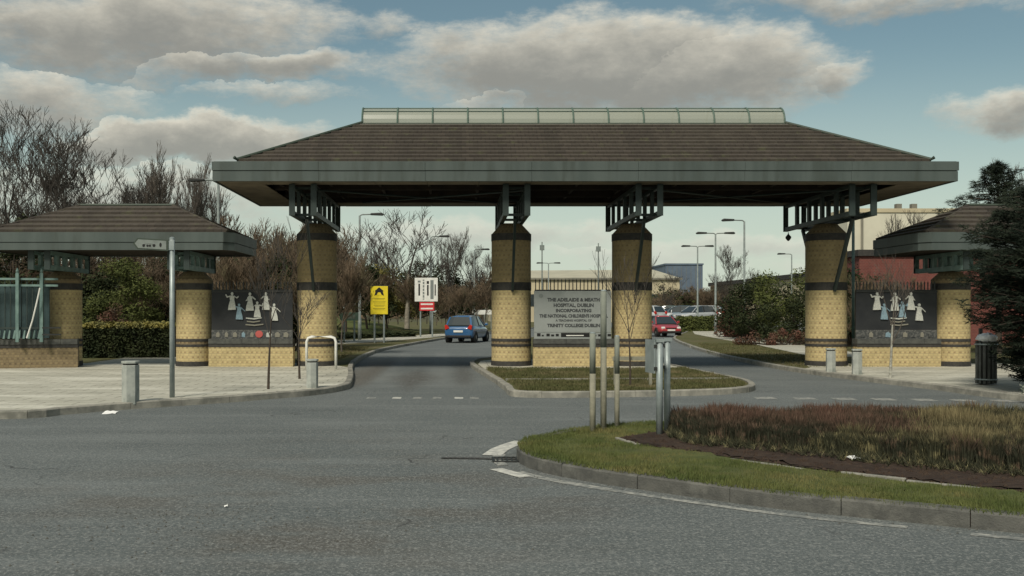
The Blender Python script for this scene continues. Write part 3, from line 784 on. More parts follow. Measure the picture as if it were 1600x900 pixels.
mb = MB(); mb.box(-HX+.03, HX-.03, -HYY+.03, -2.85, 5.91, 5.935); mb.box(-HX+.03, HX-.03, 2.85, HYY-.03, 5.91, 5.935)
mb.box(-HX+.03, -9.75, -2.85, 2.85, 5.91, 5.935); mb.box(9.75, HX-.03, -2.85, 2.85, 5.91, 5.935); mb.build('gutter_cover', M_fascia, gate)
# soffit boards: a ring of boards round the dark open middle
n = 14
for s in (-1, 1):
    for i in range(n):
        a = -HX+.09+(2*HX-.18)*i/n; b = a+(2*HX-.18)/n-.012
        mb = MB(); y0, y1 = (-HYY+.09, -HYY+.85) if s < 0 else (HYY-.85, HYY-.09); mb.box(a, b, y0, y1, 5.385, 5.41); mb.build('soffit_board', M_soffit, gate)
    for i in range(6):
        a = -HYY+.862+(2*HYY-1.724)*i/6; b = a+(2*HYY-1.724)/6-.012
        mb = MB(); x0, x1 = (-HX+.09, -HX+1.3) if s < 0 else (HX-1.3, HX-.09); mb.box(x0, x1, a, b, 5.385, 5.41); mb.build('soffit_board', M_soffit, gate)
mb = MB(); mb.box(-HX+1.3, HX-1.3, -HYY+.85, HYY-.85, 5.74, 5.76); mb.build('ceiling_deck', M_deck, gate)
for (y) in (-2.37, -.9, .9, 2.37):
    mb = MB(); mb.box(-HX+1.3, HX-1.3, y-.06, y+.06, 5.42, 5.735); mb.build('purlin', M_deck, gate)
for i in range(13):
    x = -8.9+17.8*i/12; mb = MB(); mb.box(x-.04, x+.04, -2.3, -.965, 5.5, 5.73); mb.box(x-.04, x+.04, -.835, .835, 5.5, 5.73); mb.box(x-.04, x+.04, .965, 2.3, 5.5, 5.73); mb.build('joist', M_deck, gate)
hip_roof(gate, 9.85, 2.95, 5.97, 6.55, .52, 7.50, 11, M_tile)
for sx in (-1, 1):
    for sy in (-1, 1):
        mb = MB(); mb.tube([(sx*9.93, sy*3.03, 6.08), (sx*9.86, sy*2.96, 6.03), (sx*6.55, sy*.52, 7.56)], [.05, .05, .045], 8); mb.build('hip_capping', M_hip, gate)
mb = MB(); mb.box(-6.62, 6.62, -.60, -.52, 7.44, 7.50); mb.box(-6.62, 6.62, .52, .60, 7.44, 7.50); mb.build('lead_flashing', M_lead, gate)
mb = MB(); mb.box(-6.6, 6.6, -.55, -.50, 7.503, 7.545); mb.box(-6.6, 6.6, .50, .55, 7.503, 7.545); mb.build('vault_sill', M_hip, gate)
VX = [-6.55+13.1*i/12 for i in range(13)]
def arc(r, rz, k=12): return [(r*-math.cos(math.pi*i/k), 7.545+rz*math.sin(math.pi*i/k)) for i in range(k+1)]
for i, x in enumerate(VX):
    mb = MB(); mb.tube([(x, y, z) for y, z in arc(.51, .56)], .028, 6); mb.build('vault_rib', mat('rib_green', (.085, .13, .105), None, rough=.5) if i == 0 else MATS['rib_green'], gate)
for a, b in zip(VX, VX[1:]):
    mb = MB(); A = arc(.49, .54)
    for (y0, z0), (y1, z1) in zip(A, A[1:]): mb.face([(a+.012, y0, z0), (b-.012, y0, z0), (b-.012, y1, z1), (a+.012, y1, z1)])
    mb.build('vault_pane', M_vault, gate, smooth=True)
for x in (-6.53, 6.53):
    mb = MB(); mb.face([(x, y, z) for y, z in arc(.48, .53)]); mb.build('vault_end_pane', M_vault, gate)
mb = MB(); mb.tube([(-6.55, 0, 8.105), (6.55, 0, 8.105)], .018, 5); mb.tube([(-6.55, -.36, 7.94), (6.55, -.36, 7.94)], .012, 5); mb.build('vault_purlin', MATS['rib_green'], gate)
# trusses crossing front to back, one over each pillar
PX = [-8.02, -1.9, 1.9, 8.02]
for i, x in enumerate(PX):
    t = bpy.data.objects.new('roof_truss', None); COL.objects.link(t); t.parent = gate; t.location = (x, 0, 0)
    truss(t, -2.75, 2.85, 4.47, 5.36, .31, 6, M_teal)
    for q in (-1, 1): s = MB(); s.bar((0, q*.66, 2.35), (0, q*2.05, 4.46), .075, .13); s.build('strut', M_teal, t)
# raking ties under the deck
for i in range(4):
    a = (PX[i]+.3, 2.6, 4.6)
for (xa, xb) in ((-7.7, -2.3), (-1.5, -6.8), (2.3, 7.4), (7.6, 2.4)):
    mb = MB(); mb.tube([(xa, -2.2, 5.25), (xb, 2.3, 5.40)], .03, 6); mb.build('tie_rod', M_teal, gate)

def pillar(x, y, r, ztop, caph, bands, label, group, bright=(.5, 2.3)):
    t = thing('brick_pillar', (x, y, .116), label, 'pillar', group)
    z = -.20
    segs = [(z, .05, M_slate, r+.02, 'base_course')]
    segs += [(.05, .50, M_brick, r, 'brick_shaft'), (.50, .58, M_slate, r+.012, 'dark_band'), (.58, .66, M_brickd, r+.002, 'dark_band'), (.66, .745, M_slate, r+.012, 'dark_band')]
    zz = .745
    for (a, b) in bands:
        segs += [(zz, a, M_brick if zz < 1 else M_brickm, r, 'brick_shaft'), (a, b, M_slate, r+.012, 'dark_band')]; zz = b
    for (a, b, m, rr, nm) in segs:
        mb = MB(); mb.lathe([(rr, a), (rr, b)], n=40); mb.build(nm, m, t, smooth=False)
        me = mb
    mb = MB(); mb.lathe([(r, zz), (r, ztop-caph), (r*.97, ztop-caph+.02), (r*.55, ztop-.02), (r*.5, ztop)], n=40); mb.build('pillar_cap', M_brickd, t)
    return t
G1 = 'brick pillars carrying the main gate canopy'
for x, lb in ((-8.02, 'round buff brick pillar left of the entry lane beneath the canopy left end'), (-1.9, 'round buff brick pillar between entry lane and grey hospital name board'),
              (1.9, 'round buff brick pillar right of the hospital name board with thin tree in front'), (8.02, 'round buff brick pillar right of the exit lane beneath the canopy right end')):
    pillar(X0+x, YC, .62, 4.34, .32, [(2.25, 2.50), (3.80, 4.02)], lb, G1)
# flatten shading of round shafts
lant = thing('hanging_lantern', (XA(1231, 33.2), 33.15, 4.44), 'small dark ball lantern hanging from the rear end of the right-hand truss', 'lantern')
mb = MB(); mb.tube([(0, 0, 0), (0, 0, -.07)], .015, 6); mb.build('hanger', M_dark, lant)
mb = MB(); mb.lathe([(.02, -.30), (.05, -.27), (.10, -.2), (.095, -.15), (.05, -.1), (.02, -.06)], n=12, uv=False); mb.build('lamp_body', M_dark, lant, smooth=True)

# ------------------------------------------------------------------ side pavilions
def pavilion(cx, label):
    t = thing('side_pavilion', (cx, 29.75, 0), label, 'pavilion roof', 'low tiled pavilions flanking the gate')
    hx, hy = 3.7, 1.78; c = .28
    def chain(o): return [(-hx-o+c, -hy-o), (hx+o-c, -hy-o), (hx+o, -hy-o+c), (hx+o, hy+o-c), (hx+o-c, hy+o), (-hx-o+c, hy+o), (-hx-o, hy+o-c), (-hx-o, -hy-o+c)]
    for (z0, z1, o) in ((3.50, 3.715, 0), (3.73, 4.02, .02)):
        A = chain(o); B = chain(o-.06)
        for i in range(8):
            j = (i+1) % 8; mb = MB()
            mb.prism([A[i], A[j], B[j], B[i]], z0, z1); mb.build('fascia_board', M_fascia, t)
    B = chain(-.062); mb = MB(); mb.prism(B, 3.53, 3.55); mb.build('soffit', M_deck, t)
    mb = MB(); mb.prism(chain(-.062), 3.96, 3.985); mb.build('gutter_cover', M_fascia, t)
    hip_roof(t, hx-.18, hy-.1, 4.03, 1.42, .03, 4.96, 6, M_tile)
    for sx in (-1, 1):
        for sy in (-1, 1):
            mb = MB(); mb.tube([(sx*(hx-.16), sy*(hy-.08), 4.06), (sx*1.42, 0, 5.0)], .045, 6); mb.build('hip_capping', M_tile, t)
    mb = MB(); mb.tube([(-1.5, 0, 5.0), (1.5, 0, 5.0)], .05, 6); mb.build('ridge_capping', M_hip, t)
    for x in (-2.05, 2.05):
        k = bpy.data.objects.new('roof_truss', None); COL.objects.link(k); k.parent = t; k.location = (x, 0, 0)
        truss(k, -1.5, 1.6, 2.96, 3.50, .24, 6, M_teal_lt)
    return t
pavilion(-10.26, 'low tiled pavilion roof left of the main gate with grey-green fascia')
pavilion(17.25, 'low tiled pavilion roof right of the main gate half hidden by conifer')
G2 = 'brick pillars under the side pavilions'
for x, lb in ((-8.22, 'short round brick pillar under left pavilion right of the shrub gap'), (-12.32, 'short round brick pillar under left pavilion beside the teal railing'),
              (15.40, 'short round brick pillar under right pavilion left of the litter bin'), (19.5, 'short round brick pillar under right pavilion behind the conifer')):
    pillar(x, 30.0, .555, 2.84, .26, [(2.26, 2.46)], lb, G2)

# ------------------------------------------------------------------ low walls, murals, name board
def low_wall(x0, x1, y, label, z1=.74, th=.32, face=None):
    t = thing('low_wall', ((x0+x1)/2, y, .116), label, 'wall'); h = (x1-x0)/2
    mb = MB(); mb.box(-h, h, 0, th, -.22, .50); mb.build('brick_face', face or M_brick, t, autouv=True)
    mb = MB(); mb.box(-h, h, -.015, th+.015, .50, .60); mb.build('dark_band', M_slate, t)
    n = max(2, int((x1-x0)/.45))
    for i in range(n):
        a = -h+2*h*i/n; b = a+2*h/n-.008; mb = MB(); mb.box(a, b, -.035, th+.035, .601, z1+.01); mb.build('coping_stone', mat('coping_slate', (.085, .088, .080), (.055, .057, .054), 7., .8, .3, 40) if 'coping_slate' not in MATS else MATS['coping_slate'], t)
    return t
low_wall(-7.64, -5.05, 29.45, 'low brick wall below the left figure mural')
low_wall(2.33, 4.85, 29.45, 'low brick wall below the grey hospital name board')
low_wall(12.25, 14.83, 29.45, 'low brick wall below the right figure mural behind the birch')
w = low_wall(-18.6, -11.45, 28.9, 'low brick wall below the teal railing at far left', face=M_brickd); w.rotation_euler = (0, 0, R(14)); w.location = (-14.95, 28.15, .116)  # darker brick face: pavilion shade on this wall put into its colour

def spikes(root, x0, x1, y, z0, z1, step=.105, m=None):
    mb = MB(); x = x0
    while x <= x1:
        mb.box(x-.014, x+.014, y-.012, y+.012, z0, z1-.05)
        i = len(mb.v); mb.v += [(x-.022, y-.01, z1-.05), (x+.022, y-.01, z1-.05), (x+.022, y+.01, z1-.05), (x-.022, y+.01, z1-.05), (x, y, z1+.03)]
        mb.f += [(i, i+1, i+4), (i+1, i+2, i+4), (i+2, i+3, i+4), (i+3, i, i+4)]; x += step
    mb.build('spikes', m or M_dark, root, kind='stuff')
    mb = MB(); mb.box(x0-.03, x1+.03, y-.02, y+.02, z0-.01, z0+.03); mb.build('spike_rail', m or M_dark, root)

def robed(root, cx, cz, s, m, arms=0, mir=1):
    """little relief figure: head, robe, arms raised or spread; xz outline 3 cm thick"""
    def pt(x, z): return (cx+mir*x*s, cz+z*s)
    t = bpy.data.objects.new('relief_figure', None); COL.objects.link(t); t.parent = root
    b = MB(); b.prism_xz([pt(-.26, 0), (pt(.24, .02)), pt(.20, .35), pt(.13, .68), pt(.15, .84), pt(.05, .92), pt(-.07, .92), pt(-.16, .82), pt(-.13, .6), pt(-.22, .3)], -.045, -.002); b.build('robe', m, t)
    h = MB(); h.prism_xz([pt(.085*math.cos(a*math.pi/4), 1.03+.105*math.sin(a*math.pi/4)) for a in range(8)], -.05, -.004); h.build('head', m, t)
    if arms == 0: A = [[(-.13, .84), (-.34, .78), (-.44, .98), (-.38, 1.0), (-.30, .87), (-.10, .92)], [(.12, .86), (.30, .72), (.42, .84), (.38, .9), (.29, .80), (.10, .93)]]
    elif arms == 1: A = [[(-.13, .82), (-.36, .6), (-.42, .55), (-.40, .64), (-.3, .72), (-.12, .91)], [(.12, .84), (.34, .88), (.44, 1.1), (.38, 1.12), (.30, .96), (.10, .93)]]
    else: A = [[(-.14, .80), (-.28, .60), (-.05, .66), (-.06, .72), (-.18, .68), (-.08, .9)], [(.13, .82), (.32, .66), (.36, .72), (.12, .93)]]
    for a in A: k = MB(); k.prism_xz([pt(*q) for q in a], -.04, -.003); k.build('arm', m, t)
def mural(cx, w, label, red):
    y = 29.62; t = thing('figure_mural', (cx, y, .86), label, 'mural', 'dark figure murals beside the gate')
    h = w/2
    mb = MB(); mb.box(-h, h, 0, .06, .28, 1.44); mb.build('board', M_mural, t)
    mb = MB(); mb.box(-h, h, -.008, .06, .005, .277); mb.build('lower_panel', M_mgrey, t)
    mb = MB(); mb.box(-h, h, -.03, .07, 1.442, 1.49); mb.build('top_rail', M_dark, t)
    sc = w/2.55
    for (x, z, s, m, a, k) in ((-.62, .98, .58, M_fwhite, 0, 1), (-.40, .66, .52, M_fblue, 1, -1), (-.06, .95, .60, M_fwhite, 2, 1), (.17, .73, .52, M_fwhite if red else M_fblue, 0, -1), (.44, .98, .58, M_fwhite, 2, -1), (.70, .62, .56, M_fwhite, 1, -1)):
        robed(t, x*sc, z*.92-.01, s*.84, m, a, k)
    for (x, z, ww) in ((.06, .62, .5), (.08, .42, .56), (.05, .52, .42)):
        mb = MB(); mb.prism_xz([((x-ww/2)*sc, z+.005), (x*sc, z-.02), ((x+ww/2)*sc, z+.015), ((x+ww/2)*sc, z+.05), (x*sc, z+.02), ((x-ww/2)*sc, z+.04)], -.03, -.001); mb.build('grey_bar', MATS['far_roof_sheet'] if z < .6 else M_fwhite, t)
    # small raised marks in the lower panel
    r2 = random.Random(4 if red else 9)
    for i in range(9):
        x = -h+.2+(w-.4)*i/8; mb = MB(); q = .05+r2.random()*.04
        mb.prism_xz([(x-q, .06), (x+q*.8, .05), (x+q, .15), (x+.1*q, .22), (x-q*.9, .18)], -.022, -.009)
        m = M_fblue if (i == 3) else (M_fwhite if (i == 6 and red) else MATS['far_roof_sheet']); 
        if i == 5 and red: continue
        mb.build('relief_mark', m if red or i % 2 else M_mgrey, t)
    if red:
        mb = MB(); mb.prism_xz([(.22+.115*math.cos(a*math.pi/8), .15+.11*math.sin(a*math.pi/8)) for a in range(16)], -.03, -.009); mb.build('red_disc', M_fred, t)
    spikes(t, -h+.03, h-.03, .03, 1.49, 1.76)
mural(-6.34, 2.5, 'black mural of white and blue robed figures left of the entry lane', True)
mural(13.54, 2.5, 'black mural of pale robed figures behind the birch on the right', False)

def text(s, size, x, z, y, m, root, align='CENTER', name='lettering', sx=1.):
    c = bpy.data.curves.new(name, 'FONT'); c.body = s; c.size = size; c.align_x = align; c.extrude = .002; c.offset = .007 if size > .1 else .003; c.resolution_u = 2
    o = bpy.data.objects.new(name, c); dg = bpy.context.evaluated_depsgraph_get()
    COL.objects.link(o); bpy.context.view_layer.update(); dg = bpy.context.evaluated_depsgraph_get()
    me = bpy.data.meshes.new_from_object(o.evaluated_get(dg)); bpy.data.objects.remove(o)
    me.materials.clear(); me.materials.append(m)
    q = bpy.data.objects.new(name, me); COL.objects.link(q); q.parent = root; q.location = (x, y, z); q.rotation_euler = (R(90), 0, 0); q.scale = (sx, 1, 1)
    return q
nb = thing('name_board', (3.55, 29.62, .86), 'large grey hospital name board between the two middle pillars', 'sign')
mb = MB(); mb.box(-1.19, 1.19, 0, .07, .20, 1.48); mb.build('board', M_signgrey, nb, bevel=.01)
for (s, sz, z, k) in (('THE ADELAIDE & MEATH', .145, 1.16, 1.), ('HOSPITAL, DUBLIN', .145, .99, 1.), ('INCORPORATING', .135, .83, 1.), ("THE NATIONAL CHILDREN'S HOSPITAL", .135, .665, .88), ('A TEACHING HOSPITAL OF', .09, .54, 1.), ('TRINITY COLLEGE DUBLIN', .135, .37, 1.)):
    text(s, sz, .03, z, -.004, M_text, nb, sx=k)
mb = MB(); mb.prism_xz([(-.98+.07*math.cos(a*math.pi/6), 1.33+.06*math.sin(a*math.pi/6)) for a in range(12)], -.006, -.0005); mb.build('crest', M_greyprint, nb)
mb = MB(); mb.box(-1.19, 1.19, .0, .06, .005, .195); mb.build('lower_strip', M_signgrey, nb)
mb = MB(); mb.box(-.36, .52, -.008, -.001, .06, .185); mb.build('dark_panel', M_black, nb)
r2 = random.Random(2)
for i in range(16):
    x = -1.1+i*.145
    if -.40 < x < .58: continue
    mb = MB(); mb.box(x, x+.06+r2.random()*.05, -.006, -.001, .08, .12+r2.random()*.06); mb.build('dark_mark', M_black, nb)
mb = MB(); mb.box(-.2, .34, -.012, -.009, .09, .12); mb.build('white_dash', M_white, nb)
spikes(nb, -1.14, 1.14, .03, 1.49, 1.84, .115)

# teal railing at far left
rl = thing('teal_railing', (-12.75, 28.45, .9), 'teal metal railing above the low wall at far left', 'railing', None, R(8))
for x in (-2.2, -.28, .40):
    mb = MB(); mb.box(x-.045, x+.045, -.04, .04, -.10, 1.95); mb.build('rail_post', M_teal_lt, rl)
    mb = MB(); mb.lathe([(.03, 1.95), (.05, 2.0), (.015, 2.09)], c=(x, 0), n=8, uv=False); mb.build('post_finial', M_teal_lt, rl)
for z in (1.55, 1.74, .28):
    mb = MB(); mb.box(-5.2, .85 if z > 1 else .42, .045, .085, z, z+.06); mb.build('rail', M_teal_lt if z > 1 else M_teal, rl)
for i in range(36):
    x = -5.+i*.155
    if x > .45: break
    mb = MB(); mb.box(x-.012, x+.012, .09, .115, .02, 1.8); mb.build('upright', M_teal, rl)
for i in range(30):
    x = -3.6+i*.14
    if x > .38: break
    mb = MB(); mb.prism_xz([(x-.03, .0), (x+.03, .0), (x+.055, .24), (x+.02, .25)], -.03, -.01); mb.build('low_spike', M_teal_lt, rl)
for z in (.30, .10):
    mb = MB(); mb.box(.46, .98, -.16, -.12, z, z+.045); mb.build('rear_bar', M_dark, rl)
mb = MB(); mb.box(-6, .5, .45, .5, .0, 1.6); mb.build('backing_panel', mat('panel_dark_teal', (.045, .075, .078), (.03, .05, .055), 1.5, .4), rl)
pole = thing('leaning_pole', (XA(40, 28.2), 28.3, .9), 'thin white pole leaning against the teal railing', 'pole')
mb = MB(); mb.tube([(0, -.02, .02), (.16, .0, .55), (.28, .0, 1.05), (.37, .02, 1.5)], .022, 6); mb.build('shaft', M_white, pole)

# the gate group is scaled about the camera to 94 % with its image outline kept and stands on paving 0.10 m up
for o in [x for x in COL.objects if x.parent is None and x.name.split('.')[0] in ('gate_canopy', 'brick_pillar', 'hanging_lantern', 'side_pavilion', 'low_wall', 'figure_mural', 'name_board', 'teal_railing', 'leaning_pole')]:
    o.location = o.location*.94+Vector((0, 0, .102)); o.scale = (.94, .94, .94)

# ------------------------------------------------------------------ street furniture
def bollard(x, y, s, label, hgt=.72, w=.30):
    t = thing('bollard', (x, y, .116), label, 'bollard', 'pale hexagonal bollards on the pavement')
    def hexa(r): return [(r*math.cos(R(60*k+20)), r*math.sin(R(60*k+20))) for k in range(6)]
    mb = MB(); mb.prism(hexa(w/2), -.04, hgt-.07); mb.build('shaft', M_bollard, t, bevel=.01)
    mb = MB(); mb.prism(hexa(w/2-.02), hgt-.07, hgt-.045); mb.build('shadow_groove', M_slate, t)
    mb = MB(); mb.prism(hexa(w/2+.008), hgt-.045, hgt); mb.build('cap', M_bollard, t, bevel=.01)
    return t
b = P(204, 628, .116); bollard(b.x, b.y, 1, 'largest pale concrete bollard near the left kerb beside the pole sign')
b = P(488, 606, .116); bollard(b.x, b.y, 1, 'pale concrete bollard at the pavement corner before the hoop barrier', .60, .25)
b = P(1298, 581, .116); bollard(b.x, b.y, 1, 'pale bollard in front of the rightmost main gate pillar', .62, .26)
b = P(1339, 585, .116); bollard(b.x, b.y, 1, 'pale bollard just right of the gate pillar before the wall', .64, .26)
p = P(503, 590, .116)
hb = thing('hoop_barrier', (XA(502, 26.3), 26.3, .116), 'white tubular hoop barrier behind the corner bollard', 'barrier')
mb = MB(); hw = .40; hh = .90
pts = [(-hw, 0, -.03), (-hw, 0, hh-.14), (-hw+.04, 0, hh-.04), (-hw+.14, 0, hh), (hw-.14, 0, hh), (hw-.04, 0, hh-.04), (hw, 0, hh-.14), (hw, 0, -.03)]
mb.tube(pts, .038, 8); mb.build('hoop', M_white, hb, smooth=True)
# fingerpost
b = P(269, 621, .116)
fp = thing('direction_sign', (b.x, b.y, .116), 'tall grey pole with small arrow sign pointing left in front of the left pavilion', 'sign')
mb = MB(); mb.tube([(0, 0, -.05), (0, 0, 2.92)], .048, 12); mb.build('pole', M_galv, fp, smooth=True)
mb = MB(); mb.lathe([(.05, 2.92), (.05, 2.95), (.02, 2.965)], n=12, uv=False); mb.build('pole_cap', M_galv, fp)
mb = MB(); mb.prism_xz([(-.05, 2.70), (-.62, 2.735), (-.70, 2.84), (-.62, 2.94), (-.05, 2.905)], -.075, -.06); mb.build('arrow_border', M_hip, fp)
mb = MB(); mb.prism_xz([(-.085, 2.725), (-.60, 2.755), (-.665, 2.84), (-.60, 2.915), (-.085, 2.885)], -.08, -.0755); mb.build('arrow_face', mat('sign_face_pale_grey', (.19, .215, .20), (.15, .17, .16), 8., .5), fp)
for (x, z, w, h) in ((-.50, 2.79, .025, .03), (-.43, 2.785, .022, .022), (-.385, 2.785, .022, .022), (-.31, 2.79, .028, .03), (-.19, 2.80, .022, .042)):
    mb = MB(); mb.prism_xz([(x+w*math.cos(a*math.pi/5), z+.012+h*math.sin(a*math.pi/5)) for a in range(10)], -.083, -.0803); mb.build('symbol_dot', M_black, fp)
mb = MB(); mb.tube([(-.52+.02*i, -.082, 2.825+.012*math.sin(math.pi*i/11)) for i in range(12)], .006, 4); mb.build('symbol_line', M_greyprint, fp)
mb = MB(); mb.box(-.05, .05, -.06, -.045, 2.72, 2.89); mb.build('bracket', M_galv, fp)

# posts on the near island
def post(px, pyb, pyt, r, m, label, z=.15):
    b = P(px, pyb, z); t = thing('timber_post', (b.x, b.y, .11), label, 'post', 'thin posts on the grass of the roundabout')
    h = ZA(pyt, b.y)-.11
    mb = MB(); mb.tube([(0, 0, -.05), (0, 0, h*.6)], r, 10); mb.build('shaft', m, t, smooth=True)
    mb = MB(); mb.tube([(0, 0, h*.6), (0, 0, h)], r*.995, 10); mb.build('upper_shaft', M_post2, t, smooth=True)
    mb = MB(); mb.lathe([(r, h), (r*1.05, h+.003), (r*.6, h+.02)], n=10, uv=False); mb.build('cap', M_galv, t)
post(926, 673, 521, .040, M_wood, 'leftmost slim pale post on the roundabout grass')
post(943, 670, 455, .041, M_wood, 'tallest of the three slim pale posts on the roundabout grass')
post(964, 666, 526, .035, M_wood, 'shortest slim pale post on the roundabout grass, nearest the twin-post sign')
cs = thing('chevron_sign', (P(1036, 682, .15).x, 12.02, .11), 'edge-on sign on two grey steel posts beside the heather', 'sign')
bx = cs.location.x
h = ZA(531, 12.0)-.11
for (px, dy, hh) in ((1031, 0, h), (1043, .35, h)):
    x = XA(px, 12.0+dy)-bx
    mb = MB(); mb.tube([(x, dy, -.05), (x, dy, hh)], .042, 12); mb.build('post', M_galv, cs, smooth=True)
    mb = MB(); mb.box(x-.05, x+.05, dy-.05, dy+.05, hh-.03, hh+.012); mb.build('post_cap', M_galv, cs)
    a = (x-.045, dy+.02); mb = MB()
    mb.bar((x-.065, dy-.02, hh-.21), (x-.115, dy+.28, hh-.21), .02, .42); mb.build('sign_plate', M_galv, cs)
    for z in (hh-.08, hh-.36): mb = MB(); mb.box(x-.075, x-.035, dy-.03, dy+.03, z-.02, z+.02); mb.build('clamp', M_dark, cs)

# yellow sign, white sign
def two_post_sign(px0, px1, pt, pb, Y, label, m, name='road_sign', base=.116, posts=None):
    x0, x1 = XA(px0, Y), XA(px1, Y); cx = (x0+x1)/2; h = (x1-x0)/2
    t = thing(name, (cx, Y, base), label, 'sign'); z0, z1 = ZA(pb, Y)-base, ZA(pt, Y)-base
    for x in posts or (-h*.55, h*.55):
        mb = MB(); mb.tube([(x, .05, -.05), (x, .05, z1-.05)], .05, 8); mb.build('post', M_galv, t)
    mb = MB(); mb.box(-h, h, -.02, .0, z0, z1); mb.build('sign_face', m, t, bevel=.005)
    return t, h, z0, z1
Y = 49.5
t, h, z0, z1 = two_post_sign(579, 606, 447, 491, Y, 'yellow sign with black emblem on two posts beside the entry lane', M_yellow)
cz = z1-.30
mb = MB(); mb.prism_xz([(-.25, cz-.20), (-.19, cz+.02), (-.23, cz+.05), (0, cz+.24), (.23, cz+.05), (.19, cz+.02), (.25, cz-.20), (.12, cz-.14), (.06, cz-.02), (-.06, cz-.02), (-.12, cz-.14)], -.026, -.0205); mb.build('emblem', M_black, t)
mb = MB(); mb.prism_xz([(-.14, cz-.17), (.14, cz-.17), (.07, cz-.08), (-.07, cz-.08)], -.030, -.0265); mb.build('emblem_gap', M_yellow, t)
for i in range(4):
    zz = z1-.66-i*.17; mb = MB(); w = (.30, .33, .28, .31)[i]; mb.box(-w, w, -.024, -.0205, zz, zz+.035); mb.box(-w*.8, w*.85, -.0245, -.0207, zz-.06, zz-.04); mb.build('print_line', M_olive, t)
mb = MB(); mb.box(-h-.02, h+.02, -.018, .03, z1+.002, z1+.05); mb.build('top_rail', M_dark, t)
Y = 60.
t, h, z0, z1 = two_post_sign(648, 684, 434, 471, Y, 'white information board over a red plate on two posts beside the entry lane', M_white, posts=(-.36, .38))
for (x, w, a, b_, m) in ((-.44, .05, .25, .75, M_black), (-.17, .05, .08, .92, M_greyprint), (.10, .05, .25, .70, M_black), (.10, .07, .74, .86, M_black), (.36, .10, .10, .90, M_greyprint), (.56, .035, .25, .72, M_black), (-.44, .09, .80, .88, M_greyprint)):
    mb = MB(); mb.box(x-w, x+w, -.027, -.0205, z0+(z1-z0)*a, z0+(z1-z0)*b_); mb.build('print_block', m, t)
for k in range(6):
    mb = MB(); zz = z0+.18+k*.21; mb.box(-.22, -.12, -.031, -.0272, zz, zz+.05); mb.build('print_gap', M_white, t)
a, b2 = ZA(471.8, Y)-.116, ZA(485.5, Y)-.116
mb = MB(); mb.box(-.42, .50, -.02, .0, b2, a); mb.build('red_plate', M_red, t)
for zz in (.66, .16): mb = MB(); mb.box(-.34, .42, -.026, -.0205, b2+(a-b2)*zz, b2+(a-b2)*(zz+.17)); mb.build('white_band', M_white, t)
# green nameplate sign
t, h, z0, z1 = two_post_sign(531, 560, 488, 501, 52., 'low pale green board on posts half hidden by a brick pillar', mat('pale_green_board', (.12, .20, .15), (.18, .26, .20), 6., .6), base=.1)
mb = MB(); mb.prism_xz([(-.35, z0+.12), (.35, z0+.10), (.33, z0+.30), (-.33, z0+.33)], -.026, -.0205); mb.build('print_patch', MATS['pale_variegated_leaf'], t)
# distant round sign and white bar
rs = thing('round_sign', (XA(757, 95), 95, .05), 'small round white sign on a post far behind the blue car', 'sign')
mb = MB(); mb.tube([(0, .06, 0), (0, .06, 3.2)], .05, 6); mb.build('post', M_lamp, rs)
mb = MB(); mb.prism_xz([(.36*math.cos(a*math.pi/8), 3.0+.36*math.sin(a*math.pi/8)) for a in range(16)], -.02, 0); mb.build('disc', M_white, rs)
mb = MB(); mb.prism_xz([(.16*math.cos(a*math.pi/8), 3.0+.16*math.sin(a*math.pi/8)) for a in range(16)], -.03, -.0205); mb.build('symbol', M_greyprint, rs)
bb = thing('barrier_board', (XA(757, 85), 85, .05), 'white horizontal board on posts far behind the blue car', 'barrier')
for x in (-.6, .6): mb = MB(); mb.box(x-.05, x+.05, 0, .08, 0, 1.75); mb.build('post', M_lamp, bb)
mb = MB(); mb.box(-1.1, .75, -.03, -.002, 1.4, 1.8); mb.build('board', M_white, bb)

# street lamps
def lamp(x, y, hgt, arms, label, base=.1, group='slim grey street lamps'):
    t = thing('street_lamp', (x, y, base), label, 'street lamp', group); hgt -= base
    mb = MB(); mb.tube([(0, 0, -.05), (0, 0, 1.2), (0, 0, 1.21), (0, 0, hgt)], [.10, .10, .075, .055], 8); mb.build('pole', M_lamp, t, smooth=True)
    for s in arms:
        mb = MB(); mb.tube([(0, 0, hgt-.02), (s*.12, 0, hgt+.06), (s*.75, 0, hgt+.08)], .04, 6); mb.build('arm', M_lamp, t)
        mb = MB(); mb.prism_xz([(s*.6, hgt+.03), (s*1.3, hgt+.0), (s*1.38, hgt+.07), (s*1.25, hgt+.17), (s*.62, hgt+.14)], -.11, .11); mb.build('lamp_head', M_dark, t, bevel=.03)
    return t
def lampat(px, pyt, arms, label, hgt=7.1):
    Y = (hgt-HC)*F/(HY-pyt); return lamp(XA(px, Y), Y, hgt, arms, label)
lampat(562, 337, (1,), 'street lamp with one arm left of the yellow sign')
lampat(673, 371, (1,), 'street lamp with one arm rising behind the white board')
lampat(741, 391, (1,), 'small far street lamp nearest the second gate pillar, one arm')
lampat(857, 412, (-1, 1), 'distant double-headed lamp above the hospital name board')
lampat(1090, 386, (-1, 1), 'farther of the two double-headed lamps by the car park', 7.1)
lampat(1118, 366, (-1, 1), 'nearer of the two double-headed lamps by the car park')
lampat(1163, 346, (-1,), 'tall single-armed lamp rising from the dark shrubs right of the exit lane')
lampat(1237, 398, (-1,), 'small far single-armed lamp beside the rightmost gate pillar')
lampat(341, 284, (-1,), 'street lamp whose arm shows just left of the canopy end', 7.6)
sp = thing('slender_pole', (13.27, 32.2, .1), 'slender grey-green pole behind the right mural', 'pole')
mb = MB(); mb.tube([(0, 0, 0), (0, 0, 4.7)], .05, 8); mb.build('shaft', M_teal_lt, sp, smooth=True)
rb = thing('red_box', (XA(1139, 62), 62, .1), 'tall narrow red box beside the exit lane footpath', 'post box')
